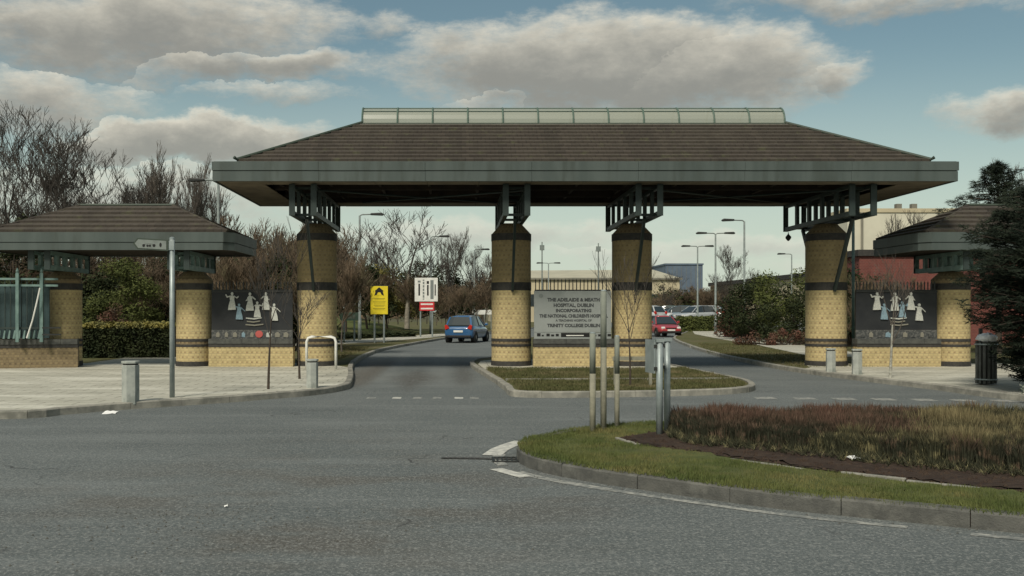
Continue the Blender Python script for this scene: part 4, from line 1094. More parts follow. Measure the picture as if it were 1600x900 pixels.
mb = MB(); mb.box(-.30, .30, -.2, .2, 0, 1.45); mb.build('cabinet', mat('red_painted_box', (.30, .045, .03), (.24, .04, .03), 3., .6), rb, bevel=.05)
mb = MB(); mb.box(-.34, .34, -.24, .24, 1.45, 1.53); mb.build('lid', MATS['red_painted_box'], rb, bevel=.03)
# masts
for px, pt, lb in ((847, 378, 'thin left mast on the far roofs above the name board'), (935, 380, 'thin right mast on the far roofs above the name board')):
    t = thing('mast', (XA(px, 150), 150, 0), lb, 'mast', 'thin masts over far roofs')
    mb = MB(); h = ZA(pt, 150); mb.tube([(0, 0, 0), (0, 0, h)], [.14, .09], 5); mb.build('pole', M_lamp, t)
    mb = MB(); mb.box(-.35, .35, -.15, .15, h-1.3, h-.5); mb.build('antenna', M_lamp, t)
# litter bin on right pavement
b = P(1541, 601, .116)
lb = thing('litter_bin', (b.x-.03, b.y-.05, .116), 'dark slatted litter bin topped with white rubbish beside the conifer', 'bin')
for k in range(14):
    a = 2*math.pi*k/14; mb = MB(); mb.bar((.17*math.cos(a), .17*math.sin(a), .03), (.17*math.cos(a), .17*math.sin(a), .78), .045, .02, up=(math.cos(a), math.sin(a), 0)); mb.build('slat', M_binm, lb)
mb = MB(); mb.lathe([(.14, .02), (.15, .75)], n=14, uv=False); mb.build('liner', M_dark, lb)
for z in (.1, .72): mb = MB(); mb.tube([(.19*math.cos(2*math.pi*i/16), .19*math.sin(2*math.pi*i/16), z) for i in range(17)], .014, 5, False); mb.build('hoop', M_galv, lb)
mb = MB(); mb.box(-.03, .03, .17, .21, 0, 1.0); mb.build('post', M_binm, lb)
lb.scale = (1.15, 1.15, 1.22)
bag = MB(); bmv = []
n1, n2 = 10, 7
for i in range(n2+1):
    for j in range(n1):
        a = 2*math.pi*j/n1; e = math.pi*i/n2; r = 1+.25*noise.noise(Vector((math.cos(a)*2, math.sin(a)*2, i*.7)))
        bag.v.append((.2*r*math.sin(e)*math.cos(a), .18*r*math.sin(e)*math.sin(a), .09*r*math.cos(e)))
for i in range(n2):
    for j in range(n1): bag.f.append((i*n1+j, i*n1+(j+1) % n1, (i+1)*n1+(j+1) % n1, (i+1)*n1+j))
o = bag.build('rubbish_bag', mat('white_plastic', (.8, .82, .82), (.6, .62, .64), 12., .3), None, smooth=True); o.location = (b.x-.05, b.y-.12, 1.13); o.scale = (1.1, 1.1, 1.25); tag(o, 'crumpled white plastic bag stuffed in the top of the litter bin', 'rubbish bag')

# ------------------------------------------------------------------ cars
def loft(mb, sections, close=True):
    n = len(sections[0]); base = len(mb.v)
    for s in sections: mb.v += [tuple(p) for p in s]
    for i in range(len(sections)-1):
        for j in range(n):
            a = base+i*n+j; b = base+i*n+(j+1) % n
            mb.f.append((a, b, b+n, a+n))
    if close:
        mb.f.append(tuple(base+j for j in range(n))[::-1]); mb.f.append(tuple(base+(len(sections)-1)*n+j for j in range(n)))
def make_car(name, label, paint, kind='hatch', group=None):
    """nose towards +y, rear bumper at y=0"""
    t = thing(name, (0, 0, 0), label, 'car', group)
    if kind == 'hatch':
        L = 3.9; st = [(0., .36, .80, .74), (.06, .28, .90, .80), (.35, .22, .97, .835), (1., .20, .95, .845), (2.3, .20, .93, .845), (2.9, .21, .90, .84), (3.5, .24, .78, .80), (3.82, .30, .64, .70), (3.9, .38, .55, .62)]
        gh = [(.10, .93, .96, .70, .68), (.42, .95, 1.40, .74, .56), (.9, .95, 1.46, .76, .575), (1.7, .94, 1.47, .77, .58), (2.2, .93, 1.40, .77, .56), (2.95, .89, .93, .74, .70)]
    else:
        L = 4.3; st = [(0., .36, .78, .72), (.07, .28, .92, .80), (.5, .22, .95, .84), (1.2, .20, .93, .85), (2.6, .20, .92, .85), (3.2, .21, .88, .84), (3.9, .24, .76, .80), (4.22, .30, .64, .72), (4.3, .38, .56, .64)]
        gh = [(.62, .92, .95, .70, .68), (1.15, .93, 1.36, .74, .56), (1.5, .93, 1.40, .76, .57), (2.3, .92, 1.41, .77, .58), (2.65, .92, 1.35, .77, .56), (3.35, .87, .91, .74, .70)]
    secs = []
    for (y, zb, zt, hw) in st:
        zm = zb+(zt-zb)*.45
        half = [(hw*.80, zb), (hw*.97, zb+.06), (hw, zm), (hw*.985, zm+(zt-zm)*.55), (hw*.93, zt-.03), (hw*.70, zt)]
        secs.append([(x, y, z) for x, z in half]+[(-x, y, z) for x, z in half[::-1]])
    mb = MB(); loft(mb, secs); o = mb.build('body', paint, t, smooth=True)
    o.modifiers.new('s', 'SUBSURF').levels = 1; o.modifiers['s'].render_levels = 1
    s2 = []
    for (y, zb, zt, a, b) in gh:
        zb -= .04
        s2.append([(a, y, zb), (a*.4+b*.6, y, zb+(zt-zb)*.6), (b, y, zt), (b*.6, y, zt+.015), (-b*.6, y, zt+.015), (-b, y, zt), (-(a*.4+b*.6), y, zb+(zt-zb)*.6), (-a, y, zb)])
    mb = MB(); loft(mb, s2); mb.build('windows', M_glass, t, smooth=False)
    # roof skin and pillars in body colour
    mb = MB()
    g = gh[1:5]
    s3 = []
    for (y, zb, zt, a, b) in g: s3.append([(b+.012, y, zt-.02), (b*.6, y, zt+.032), (-b*.6, y, zt+.032), (-b-.012, y, zt-.02), (0, y, zt-.01)])
    loft(mb, s3); mb.build('roof', paint, t, smooth=True)
    def pil(i, j, w=.07):
        for s in (-1, 1):
            a, b = gh[i], gh[j]; m2 = MB()
            m2.bar((s*(a[3]-.0), a[0], a[1]-.02), (s*(b[4]+.0), b[0], b[2]), w, .05); m2.build('window_pillar', paint, t)
    pil(0, 1, .10); pil(5, 4, .06)
    for s in (-1, 1):
        m2 = MB(); y = gh[3][0]-.15; m2.bar((s*(gh[3][3]+.0), y, .92), (s*(gh[3][4]+.01), y, 1.44), .06, .04); m2.build('window_pillar', M_trim, t)
        for k in (1, -1): pass
    wy = (.66, L-.75)
    for y in wy:
        for s in (-1, 1):
            w = bpy.data.objects.new('wheel', None); COL.objects.link(w); w.parent = t; w.location = (s*.76, y, .30)
            mb = MB(); n = 18
            prof = [(.19, -.09), (.27, -.10), (.30, -.07), (.30, .07), (.27, .10), (.19, .09)]
            for i in range(n):
                a = 2*math.pi*i/n
                for (r, x) in prof: mb.v.append((x, r*math.cos(a), r*math.sin(a)))
            k = len(prof)
            for i in range(n):
                for j in range(k):
                    mb.f.append((i*k+j, i*k+(j+1) % k, ((i+1) % n)*k+(j+1) % k, ((i+1) % n)*k+j))
            mb.build('tyre', M_tyre, w)
            mb = MB(); mb.v = [(s*.085, 0, 0)]+[(s*.07, .19*math.cos(2*math.pi*i/12), .19*math.sin(2*math.pi*i/12)) for i in range(12)]
            mb.f = [(0, 1+i, 1+(i+1) % 12) if s > 0 else (0, 1+(i+1) % 12, 1+i) for i in range(12)]
            mb.build('rim', M_rim, w)
    for s in (-1, 1):
        for y in wy: mb = MB(); mb.tube([(s*.60, y, .31), (s*.838, y, .31)], .335, 16); mb.build('wheel_arch', M_trim, t)
    for s in (-1, 1):
        mb = MB(); mb.prism_xz([(s*.50, .80), (s*.74, .72), (s*.775, .94), (s*.68, 1.0), (s*.60, .92)] if s > 0 else [(s*.60, .92), (s*.68, 1.0), (s*.775, .94), (s*.74, .72), (s*.50, .80)], -.02, .12); mb.build('tail_light', M_tail, t, bevel=.01)
        mb = MB(); mb.box(min(s*.42, s*.66), max(s*.42, s*.66), L-.16, L-.02, .56, .69); mb.build('headlight', M_head, t, bevel=.03)
        mb = MB(); mb.box(min(s*.84, s*1.0), max(s*.84, s*1.0), gh[5][0]-.45, gh[5][0]-.32, .93, 1.06); mb.build('door_mirror', paint, t, bevel=.02)
    mb = MB(); mb.box(-.26, .26, -.035, .02, .58, .69); mb.build('number_plate', M_white, t)
    mb = MB(); mb.box(-.26, .26, L-.05, L+.02, .42, .52); mb.build('front_plate', M_white, t)
    mb = MB(); mb.box(-.70, .70, -.03, .10, .30, .42); mb.box(-.62, .62, L-.10, L-.0, .28, .40); mb.build('bumper', M_trim, t, bevel=.02)
    mb = MB(); mb.box(-.36, .36, L-.09, L-.008, .55, .63); mb.build('grille', M_trim, t)
    return t
blue = make_car('parked_car', 'blue hatchback seen from behind driving up the entry lane', carpaint('blue_car_paint', (.025, .095, .22)), 'hatch')
blue.name = 'blue_car'; blue.location = (XA(716, 52.), 52., 0.); blue.rotation_euler = (0, 0, R(-16)); 
redc = make_car('red_car', 'red saloon coming towards the gate in the exit lane', carpaint('red_car_paint', (.36, .04, .045)), 'saloon')
redc.location = (XA(1034, 64.)+.2, 68.3, 0.); redc.rotation_euler = (0, 0, R(180+6))
silver = make_car('parked_car', 'silver hatchback, leftmost of the cars parked behind the hedge', carpaint('silver_paint', (.42, .44, .45)), 'hatch', 'cars parked behind the hedge right of the exit lane')
wp = carpaint('white_car_paint', (.65, .66, .66)); bp = carpaint('slate_blue_paint', (.10, .15, .19)); gp = carpaint('green_grey_paint', (.12, .19, .17)); dp = carpaint('dark_grey_paint', (.06, .065, .07))
silver.location = (XA(1033, 84), 84, .75); silver.rotation_euler = (0, 0, R(35))
def repaint(o, p):
    for c in [x for x in COL.objects if x.parent == o]:
        if c.name.split('.')[0] in ('body', 'roof', 'window_pillar', 'door_mirror') and c.data.materials[0] != M_trim:
            c.data = c.data.copy(); c.data.materials[0] = p
for (px, Yc, p, rz, lb) in ((1052, 90, wp, 150, 'white car parked second from left behind the hedge'), (1071, 88, gp, 75, 'grey-green car parked behind the hedge below the far double lamp'),
                         (1092, 87, bp, 65, 'slate blue car parked behind the hedge left of the nearer double lamp'), (1112, 86, silver, 118, 'silver car parked behind the hedge right behind the nearer double lamp'),
                         (1133, 86, wp, 62, 'white car parked rightmost behind the hedge beside the red box'), (1076, 97, dp, 100, 'dark grey car in the second row of the car park'), (1103, 98, wp, 20, 'white car in the second row just left of the nearer double lamp'), (1126, 99, bp, 15, 'slate blue car in the second row near the red box'), (1049, 100, wp, 25, 'white car in the second row directly beyond the red car')):
    c = clone(silver, (XA(px, Yc), Yc, .75), lb, R(rz))
    if p is not silver: repaint(c, p)

# car park ground raised a little
mb = MB(); mb.prism([(14, 80), (36, 76), (60, 90), (60, 130), (24, 130)][::1], -.05, .74); o = mb.build('car_park_ground', M_asph); o['kind'] = 'structure'

# ------------------------------------------------------------------ vegetation
def bare_tree(seed, H, spread=.5, up=.3, depth=5, r0=.16, first=.28, kids=(3, 4), thin=.012, curve=.25, n0=7, trunkc=.45):
    """trunk and branch meshes of a leafless tree about H tall"""
    rn = random.Random(seed); T = MB(); B = MB()
    def grow(p, d, L, r, dep, mb):
        pts = [p]; rad = [r]; q = p; dd = d.copy(); ns = 4 if dep >= depth-1 else 3
        for i in range(ns):
            dd = (dd+Vector((rn.uniform(-1, 1), rn.uniform(-1, 1), rn.uniform(-.3, .8)*up))*curve*(trunkc if dep == depth else 1.)).normalized()
            q = q+dd*L/ns; pts.append(q); rad.append(max(thin*.7, r*(1-.55*(i+1)/ns)))
        mb.tube(pts, rad, n0 if dep == depth else (5 if dep >= depth-1 else 3), cap=False)
        if dep <= 0: return
        nk = rn.randint(*kids)+(1 if dep == depth else 0)
        for k in range(nk):
            tpos = rn.uniform(first if dep == depth else .25, 1.); idx = tpos*ns; i = min(int(idx), ns-1)
            bp = pts[i].lerp(pts[i+1], idx-i); br = rad[i]*.62
            a = rn.uniform(0, 6.28); side = Vector((math.cos(a), math.sin(a), rn.uniform(-.1, .4)))
            nd = (dd*(1-spread)+side*spread+Vector((0, 0, up*.6))).normalized()
            grow(bp, nd, L*rn.uniform(.52, .78), max(thin, br), dep-1, B)
        grow(pts[-1], dd, L*.62, max(thin, rad[-1]), dep-1, B)
    grow(Vector((0, 0, -.1)), Vector((rn.uniform(-.04, .04), rn.uniform(-.04, .04), 1)).normalized(), H*.42, r0, depth, T)
    return T, B
def leaves(mb, c, rad, n, size, rn, flat=1., hollow=.55):
    for _ in range(n):
        d = Vector((rn.gauss(0, 1), rn.gauss(0, 1), rn.gauss(0, 1))).normalized(); r = hollow+(1-hollow)*rn.random()
        p = Vector((c[0]+d.x*rad[0]*r, c[1]+d.y*rad[1]*r, c[2]+d.z*rad[2]*r))
        a = Vector((rn.gauss(0, 1), rn.gauss(0, 1), rn.gauss(0, .6))).normalized(); b = a.cross(d+Vector((.01, .02, .03)))
        b = b.normalized() if b.length > 1e-4 else Vector((0, 0, 1)); s = size*rn.uniform(.6, 1.3)
        i = len(mb.v); mb.v += [tuple(p-a*s), tuple(p+b*s*.45), tuple(p+a*s), tuple(p-b*s*.45)]; mb.f.append((i, i+1, i+2, i+3))
TREES = {}
def tree_proto(key, seed, H, tm, bm_, **kw):
    T, B = bare_tree(seed, H, **kw); TREES[key] = (T.mesh('trunk', tm, True), B.mesh('crown', bm_), H)
def put_tree(key, x, y, H, label, rz=0., group=None, z=.1, sx=1., name='bare_tree', tilt=0.):
    T, B, h0 = TREES[key]; s = H/h0*(.84 if key in 'ef' else .95)
    t = thing(name, (x, y, z), label, 'tree', group, rz); t.scale = (s*sx, s*sx, s); t.rotation_euler = (0, tilt, rz)
    for nm, me in (('trunk', T), ('crown', B)):
        o = bpy.data.objects.new(nm, me); COL.objects.link(o); o.parent = t
    return t
tree_proto('a', 21, 11, M_bark, M_twigd, depth=6, spread=.52, up=.45, r0=.17, kids=(2, 3), thin=.0125)
tree_proto('b', 22, 11, M_bark, M_twigd, depth=6, spread=.48, up=.55, r0=.16, kids=(2, 3), thin=.0125)
tree_proto('c', 23, 11, M_bark, M_twig, depth=6, spread=.30, up=.95, r0=.13, kids=(2, 3), thin=.011, curve=.16)
tree_proto('d', 24, 10, M_palebark, M_twigd, depth=5, spread=.55, up=.5, r0=.19, kids=(2, 3), thin=.018, first=.5)
tree_proto('e', 25, 5, M_twig, M_scrub, depth=5, spread=.60, up=.5, r0=.05, kids=(3, 4), thin=.011, first=.05)
tree_proto('f', 26, 5, M_twig, M_scrub, depth=5, spread=.50, up=.7, r0=.05, kids=(3, 4), thin=.011, first=.05)
tree_proto('y', 27, 4, M_bark, M_twigd, depth=4, spread=.45, up=.8, r0=.038, kids=(2, 3), thin=.006, first=.45, curve=.15, trunkc=.12)
tree_proto('w', 28, 5, M_birch, M_twig, depth=4, spread=.45, up=.7, r0=.060, kids=(2, 3), thin=.006, first=.4, curve=.15, trunkc=.12)

GT = 'tall bare trees along the left background'
def top(px, py, Y): return XA(px, Y), Y, ZA(py, Y)-.1
spec = [('a', 12, 172, 48, 'tall spreading bare tree at the far left edge of the skyline'), ('b', 62, 205, 52, 'bare tree second from the left edge behind the pavilion roof'), ('b', 100, 200, 46, 'bare tree above the left half of the left pavilion roof'),
        ('a', 172, 186, 50, 'dark bare tree with highest pointed top above the left pavilion ridge'), ('b', 205, 235, 56, 'bare tree just right of the dark pointed tree'), ('c', 243, 216, 56, 'upright wispy bare tree right of the pavilion ridge'),
        ('c', 275, 226, 58, 'fine upright bare tree between pavilion ridge and gate canopy'), ('c', 308, 228, 60, 'last upright bare tree left of the gate canopy tip'), ('c', 330, 250, 62, 'upright bare tree partly behind the canopy left tip')]
for i, (k, px, py, Y, lb) in enumerate(spec):
    x, y, h = top(px, py, Y); put_tree(k, x, y, h, lb, rz=i*1.3, group=GT, sx=1.0 if k != 'c' else .8)
rn = random.Random(31)
for i in range(6):     # second, lower rank behind: nothing tells them apart
    Y = rn.uniform(60, 72); px = 5+i*62+rn.uniform(-8, 8); x, y, h = top(px, rn.uniform(270, 300), Y)
    put_tree(rn.choice('abc'), x, y, h, 'lower bare tree in the dense back row seen through the taller left trees', rz=rn.uniform(0, 6), group='back row of lower bare trees on the left')
# middle group beside the entry lane
x, y, h = top(655, 318, 66)
put_tree('d', XA(636, 66), 66, h*1.06, 'big bare tree with pale leaning trunk behind the white board', .4, z=.6, tilt=R(7), sx=1.15)
for (k, px, py, Y, lb) in (('c', 700, 352, 78, 'bare tree right of the pale leaning tree'), ('a', 735, 368, 86, 'bare tree just left of the second gate pillar'), ('c', 605, 362, 74, 'bare tree above the yellow sign'), ('b', 574, 372, 72, 'dark bare tree behind the lamp left of the yellow sign'), ('a', 540, 350, 64, 'bare tree just right of the leftmost main pillar'),
                      ('b', 755, 385, 100, 'small distant bare tree beside the second gate pillar')):
    x, y, h = top(px, py, Y); put_tree(k, x, y, h, lb, rz=px*.1, z=.3)
# scrub thicket: multi-stemmed brown shrubs
def scrub(px, py, Y, k, lb, grp, sx=1.3, z=.1, rz=None):
    x, y, h = top(px, py, Y); put_tree(k, x, y, h-z, lb, rz=rn.uniform(0, 6) if rz is None else rz, group=grp, z=z, sx=sx, name='bare_shrub')
gs = 'brown bare scrub behind the left mural'
for i in range(13):
    scrub(330+i*17+rn.uniform(-5, 5), rn.uniform(318, 365), rn.uniform(36, 43), rn.choice('ef'), 'tall brown bare shrub in the thicket above the left mural', gs, 1.0)
for i in range(13):
    scrub(345+i*15, rn.uniform(290, 350), rn.uniform(46, 56), rn.choice('ef'), 'tall brown bare shrub in the thicket above the left mural', gs, 1.0)
gs = 'brown scrub on the bank beside the entry lane'
for i in range(16):
    px = 532+i*15; scrub(px, 424+rn.uniform(-18, 14)-(18 if px < 600 else 0), rn.uniform(64, 78), rn.choice('ef'), 'brown bare shrub in the thicket on the bank left of the entry lane', gs, 1.1, z=.8)
for i in range(9):
    px = 690+i*9; scrub(px, 425+rn.uniform(-10, 20), rn.uniform(80, 100), rn.choice('ef'), 'brown bare shrub in the thicket on the bank left of the entry lane', gs, 1.0, z=.6)
gs = 'scrub behind the left pavilion'
for i in range(20):
    px = -20+i*18; scrub(px, rn.uniform(335, 375), rn.uniform(40, 50), rn.choice('ef'), 'brown bare shrub in the dark thicket behind the left pavilion', gs, 1.0)
# evergreen masses
def shrub(name, x, y, z, clumps, n, size, m, label, cat='shrub', group=None, seed=1, stem=True):
    rn2 = random.Random(seed); t = thing(name, (x, y, z), label, cat, group); mb = MB()
    for (cx, cy, cz, rx, ry, rz_) in clumps: leaves(mb, (cx, cy, cz), (rx, ry, rz_), n, size, rn2)
    mb.build('foliage', m, t)
    st = MB()
    for k in range(6):
        c = rn2.choice(clumps); st.tube([(rn2.uniform(-.15, .15), rn2.uniform(-.1, .1), -.05), (c[0]*.5, c[1]*.5, c[2]*.5), (c[0], c[1], c[2])], [.05, .035, .015], 5)
    st.build('stems', M_bark, t); return t
def clumpset(seed, w, d, h, k, r):
    rn2 = random.Random(seed); out = []
    for _ in range(k):
        a = rn2.uniform(0, 6.28); q = rn2.random()**.5; x = w*q*math.cos(a); y = d*q*math.sin(a)
        zmax = h*math.sqrt(max(.05, 1-(x/w)**2*.8)); z = rn2.uniform(.25, 1.)*zmax
        s = r*rn2.uniform(.7, 1.3); out.append((x, y, max(z-s*.5, s*.6), s*1.15, s, s))
    return out
Y = 38
shrub('evergreen_shrub', XA(192, Y), Y, .1, clumpset(1, 1.35, 1., 3.9-.1, 34, .45), 330, .055, M_leafo, 'rounded olive-green evergreen between the two left pavilion pillars', seed=2)
shrub('russet_shrub', XA(178, 35.5), 35.5, .1, clumpset(3, 1.1, .4, 1.85, 14, .3), 200, .04, M_leafr, 'low russet shrub in front of the olive evergreen', seed=3)
def hedge(name, x0, x1, y, d, h, m, label, n, size, seed=1, top_m=None):
    rn2 = random.Random(seed); t = thing(name, ((x0+x1)/2, y, .1), label, 'hedge'); mb = MB(); mt_ = MB(); L = x1-x0
    for _ in range(n):
        x = rn2.uniform(-L/2, L/2); f = rn2.random()
        if f < .55: yy_, z = -d/2+rn2.gauss(0, .05), rn2.uniform(0, h)
        elif f < .9: yy_, z = rn2.uniform(-d/2, d/2), h+rn2.gauss(0, .04)
        else: yy_, z = d/2, rn2.uniform(0, h)
        bump = .10*noise.noise(Vector((x*1.6, z*1.6, seed))); yy_ += bump; z += .06*noise.noise(Vector((x*2.3, 0, seed)))
        a = Vector((rn2.gauss(0, 1), rn2.gauss(0, 1), rn2.gauss(0, 1))).normalized(); b = a.orthogonal().normalized(); s = size*rn2.uniform(.6, 1.4)
        q = mt_ if (top_m and z > h-.12) else mb
        i = len(q.v); p = Vector((x, yy_, max(.02, z))); q.v += [tuple(p-a*s), tuple(p+b*s*.5), tuple(p+a*s), tuple(p-b*s*.5)]; q.f.append((i, i+1, i+2, i+3))
    core = MB(); core.box(-L/2+.05, L/2-.05, -d/2+.1, d/2-.1, 0, h-.1); core.build('twig_core', M_twigd, t)
    mb.build('side_foliage', m, t)
    if top_m: mt_.build('top_foliage', top_m, t)
    return t
hedge('clipped_hedge', XA(130, 33.2), XA(268, 33.2), 33.6, 1.1, 1.15, M_leafd, 'clipped dark hedge with yellow-green top between the left pavilion pillars', 9000, .05, 4, M_leafy)
hedge('clipped_hedge', XA(1052, 80), XA(1140, 80), 78.5, 1.2, 1.12, M_leafo, 'long olive hedge hiding the wheels of the parked cars', 6000, .10, 5)
hedge('clipped_hedge', -10.5, -1.5, 58., .7, .28, M_leafd, 'low dark hedge along the footpath at the foot of the left bank', 8000, .08, 6).rotation_euler = (0, 0, R(47))
# bank with grass rising left of the entry lane
mb = MB(); nx, ny = 40, 30; idx = {}
for i in range(nx+1):
    for j in range(ny+1):
        a = i/nx; b = j/ny
        base = Vector((-16, 47)).lerp(Vector((-.8, 74)), a); dirn = Vector((-.82, .57)); p = base+dirn*(b*22)
        z = .08+1.5*(3*min(1, b*1.6)**2-2*min(1, b*1.6)**3)+.15*noise.noise(Vector((p.x*.3, p.y*.3, 0)))*b
        mb.v.append((p.x, p.y, z))
for i in range(nx):
    for j in range(ny): k = i*(ny+1)+j; mb.f.append((k, k+ny+1, k+ny+2, k+1))
o = mb.build('grass_bank', M_bank, None, smooth=True); o['kind'] = 'structure'
# dark evergreens along the bank
for i, (px, py, Y, w, m, lb) in enumerate(((555, 405, 68, 2.6, M_leafd, 'dark evergreen shrub on the bank just right of the left gate pillar'), (600, 400, 70, 2.2, M_leafy, 'yellowish shrub on the bank above the yellow sign'), (640, 420, 74, 2.4, M_leafd, 'dark evergreen mass behind the white board'),
                             (690, 415, 80, 2.8, M_leafd, 'dark evergreen mass just right of the white board'), (735, 440, 88, 2.6, M_leafd, 'dark evergreen mass behind the blue car'), (655, 402, 84, 2.6, M_leafd, 'taller dark evergreen crown above the white board'))):
    h = ZA(py, Y)-.9; shrub('evergreen_shrub', XA(px, Y), Y, 1.2, clumpset(40+i, w, 1.2, h-.3, 26, .7), 200, .11, m, lb, seed=50+i)
for i, (px, py, Y, w, lb) in enumerate(((12, 320, 40, 1.6, 'dark evergreen at the left edge above the pavilion roof'), (0, 400, 36, 2.6, 'dark evergreen behind the teal railing'), (150, 420, 41, 1.2, 'dark evergreen at the left of the gap between pavilion pillars'), (255, 400, 43, 1.6, 'dark evergreen behind the pole sign'), (380, 400, 40, 2.6, 'dark evergreen behind the left mural'),(455, 395, 39, 1.6, 'dark evergreen between left mural and gate pillar'))):
    h = ZA(py, Y)-.1; shrub('evergreen_shrub', XA(px, Y), Y, .1, clumpset(60+i, w, 1., h, 34, .55), 240, .08, M_leafd, lb, seed=70+i)
# right side shrub mass
for i, (px, py, Y, w, m, lb) in enumerate(((1165, 440, 56, 1.5, M_leafd, 'dark evergreen shrub beside the red box'), (1195, 425, 54, 1.9, M_leafd, 'dark evergreen shrub in the middle of the clump right of the exit lane'), (1232, 402, 50, 1.9, M_leafo, 'tallest olive evergreen of the clump left of the rightmost gate pillar'),
                              (1262, 418, 47, 2.2, M_leafd, 'dark evergreen partly behind the rightmost gate pillar'), (1150, 470, 60, 1.0, M_leafr, 'small russet bush right behind the red box'), (1330, 400, 44, 2.0, M_leafd, 'dark shrub above the left part of the right mural'))):
    h = ZA(py, Y)-.1; shrub('evergreen_shrub', XA(px, Y), Y, .1, clumpset(80+i, w, 1.2, h*.95, 30, .55), 220, .075, m, lb, seed=90+i)
shrub('russet_shrub', XA(1225, 45.5), 45.5, .1, clumpset(7, 2.6, .5, .75, 16, .3), 160, .06, M_leafr, 'low russet ground shrub at the foot of the evergreens right of the exit lane', seed=8)
gs = 'bare scrub beyond the car park'
for i in range(12):
    scrub(1022+i*12, 438+rn.uniform(-8, 12), rn.uniform(100, 118), rn.choice('ef'), 'bare brown shrub in the row beyond the car park', gs, 1.5, z=.3)
for i in range(7):
    Y = rn.uniform(105, 120); shrub('evergreen_shrub', XA(1025+i*19, Y), Y, .3, clumpset(100+i, 2.4, 1.2, ZA(445+rn.uniform(-5, 10), Y)-.3, 18, .9), 90, .16, rn.choice([M_leafo, M_leafd]), 'olive or dark shrub in the row beyond the car park', group='evergreens beyond the car park', seed=110+i)
put_tree('b', XA(1150, 72), 72, ZA(378, 72), 'bare tree with upright branches behind the tall single-armed lamp', 1.1, z=.1, sx=.9)
put_tree('a', XA(1048, 96), 96, ZA(425, 96), 'small bare tree just right of the third gate pillar in the distance', 2.1, z=.1)
gs = 'scrub above the right mural'
for i in range(6): scrub(1345+i*17, rn.uniform(385, 412), rn.uniform(38, 42), rn.choice('ef'), 'bare reddish shrub showing above the right mural', gs, .9)
put_tree('b', XA(1410, 55), 55, ZA(322, 55), 'bare tree top against the cream building above the right mural', 3., z=.1, sx=.7)
put_tree('c', XA(1588, 60), 60, ZA(228, 60), 'tall bare tree showing above the conifer at the right edge', 3., z=.1, sx=.9)
# young street trees
def young(k, px, pyb, pyt, lb, name='young_tree', sx=1., rz=0.):
    b = P(px, pyb, .116); return put_tree(k, b.x, b.y, ZA(pyt, b.y)-.1, lb, rz, 'young street trees in front of the gate', .11, sx, name)
young('y', 419, 608, 325, 'slender bare street tree on the pavement in front of the left mural', rz=.5, sx=.9)
young('y', 468, 592, 425, 'small bare street tree left of the corner bollard', rz=2.2, sx=1.4)
young('y', 985, 603, 375, 'slender bare tree on the central island inside a low timber frame', rz=4.0, sx=.9)
young('w', 1391, 590, 372, 'young silver-barked birch on the right pavement before the mural', 'birch_tree', rz=1.)
# timber guard frame at the island tree
b = P(988, 603, .1)
tf = thing('tree_guard', (b.x, b.y-.05, .10), 'low timber guard frame around the tree on the central island', 'tree guard')
for x in (-.38, .38):
    mb = MB(); mb.box(x-.03, x+.03, -.03, .03, -.03, .64); mb.build('post', M_wood, tf)
mb = MB(); mb.box(-.44, .44, -.05, -.031, .55, .64); mb.build('cross_rail', M_wood, tf)
# conifers at the right edge
def conifer(x, y, H, Rr, label, seed, z0=.3, nb=150, tuft=34, needle=.09, m=M_needle, z=.1, full=.8):
    rn2 = random.Random(seed); t = thing('conifer_tree', (x, y, z), label, 'tree'); mb = MB(); br = MB()
    T = MB(); T.tube([(0, 0, -.05), (.03, 0, H*.5), (0, .02, H)], [.13, .08, .02], 8); T.build('trunk', M_bark, t)
    for k in range(nb):
        f = (k+.5)/nb; zb = z0+(H-z0)*f; prof = min(1., (1-f)*2.3+.10)*min(1., .50+f*1.9); a = k*2.4+rn2.uniform(-.4, .4)
        L = Rr*prof*rn2.uniform(.72, 1.12); d = Vector((math.cos(a), math.sin(a), 0)); p0 = Vector((0, 0, zb))
        pts = [p0, p0+d*L*.5+Vector((0, 0, L*.06)), p0+d*L+Vector((0, 0, L*rn2.uniform(-.05, .22)))]
        br.tube(pts, [.028, .018, .006], 4)
        for q in range(tuft):
            s = rn2.uniform(.12, 1.03); base = pts[0].lerp(pts[1], s*2) if s < .5 else pts[1].lerp(pts[2], s*2-1)
            side = Vector((-d.y, d.x, 0))*rn2.uniform(-1, 1)*L*.28*(1.1-s*.55)
            c = base+side+Vector((0, 0, rn2.uniform(-.10, .12)))
            ax = (d*.8+side.normalized()*.7+Vector((0, 0, rn2.uniform(-.3, .5)))).normalized() if side.length > 1e-4 else d
            for w in range(8):
                v = (ax*.8+Vector((rn2.gauss(0, .6), rn2.gauss(0, .6), rn2.gauss(0, .6)))).normalized()*needle*rn2.uniform(.7, 1.3)
                o_ = v.orthogonal().normalized()*.011; cc = c+ax*(w-4)*.02
                i = len(mb.v); mb.v += [tuple(cc-o_), tuple(cc+o_), tuple(cc+v)]; mb.f.append((i, i+1, i+2))
    mb.build('needles', m, t); br.build('branches', M_bark, t); return t
conifer(12.1, 18.7, 5.0, 1.95, 'dark dense conifer cut off by the right edge beside the litter bin', 5, z0=.15, nb=320, tuft=100)
conifer(XA(1560, 36), 36, ZA(262, 36), 2.3, 'dark open conifer showing above the right pavilion roof', 6, z0=2., nb=110, tuft=40, needle=.16)
shrub('pale_shrub', 10.95, 17.55, .11, [(-.35, .1, .16, .3, .2, .14), (.1, 0, .22, .3, .2, .16), (.45, .1, .3, .3, .2, .2), (.8, .1, .3, .3, .2, .2), (-.1, .25, .42, .2, .2, .12)], 150, .04, M_palel, 'pale leaved low shrub at the foot of the dark conifer', seed=12)

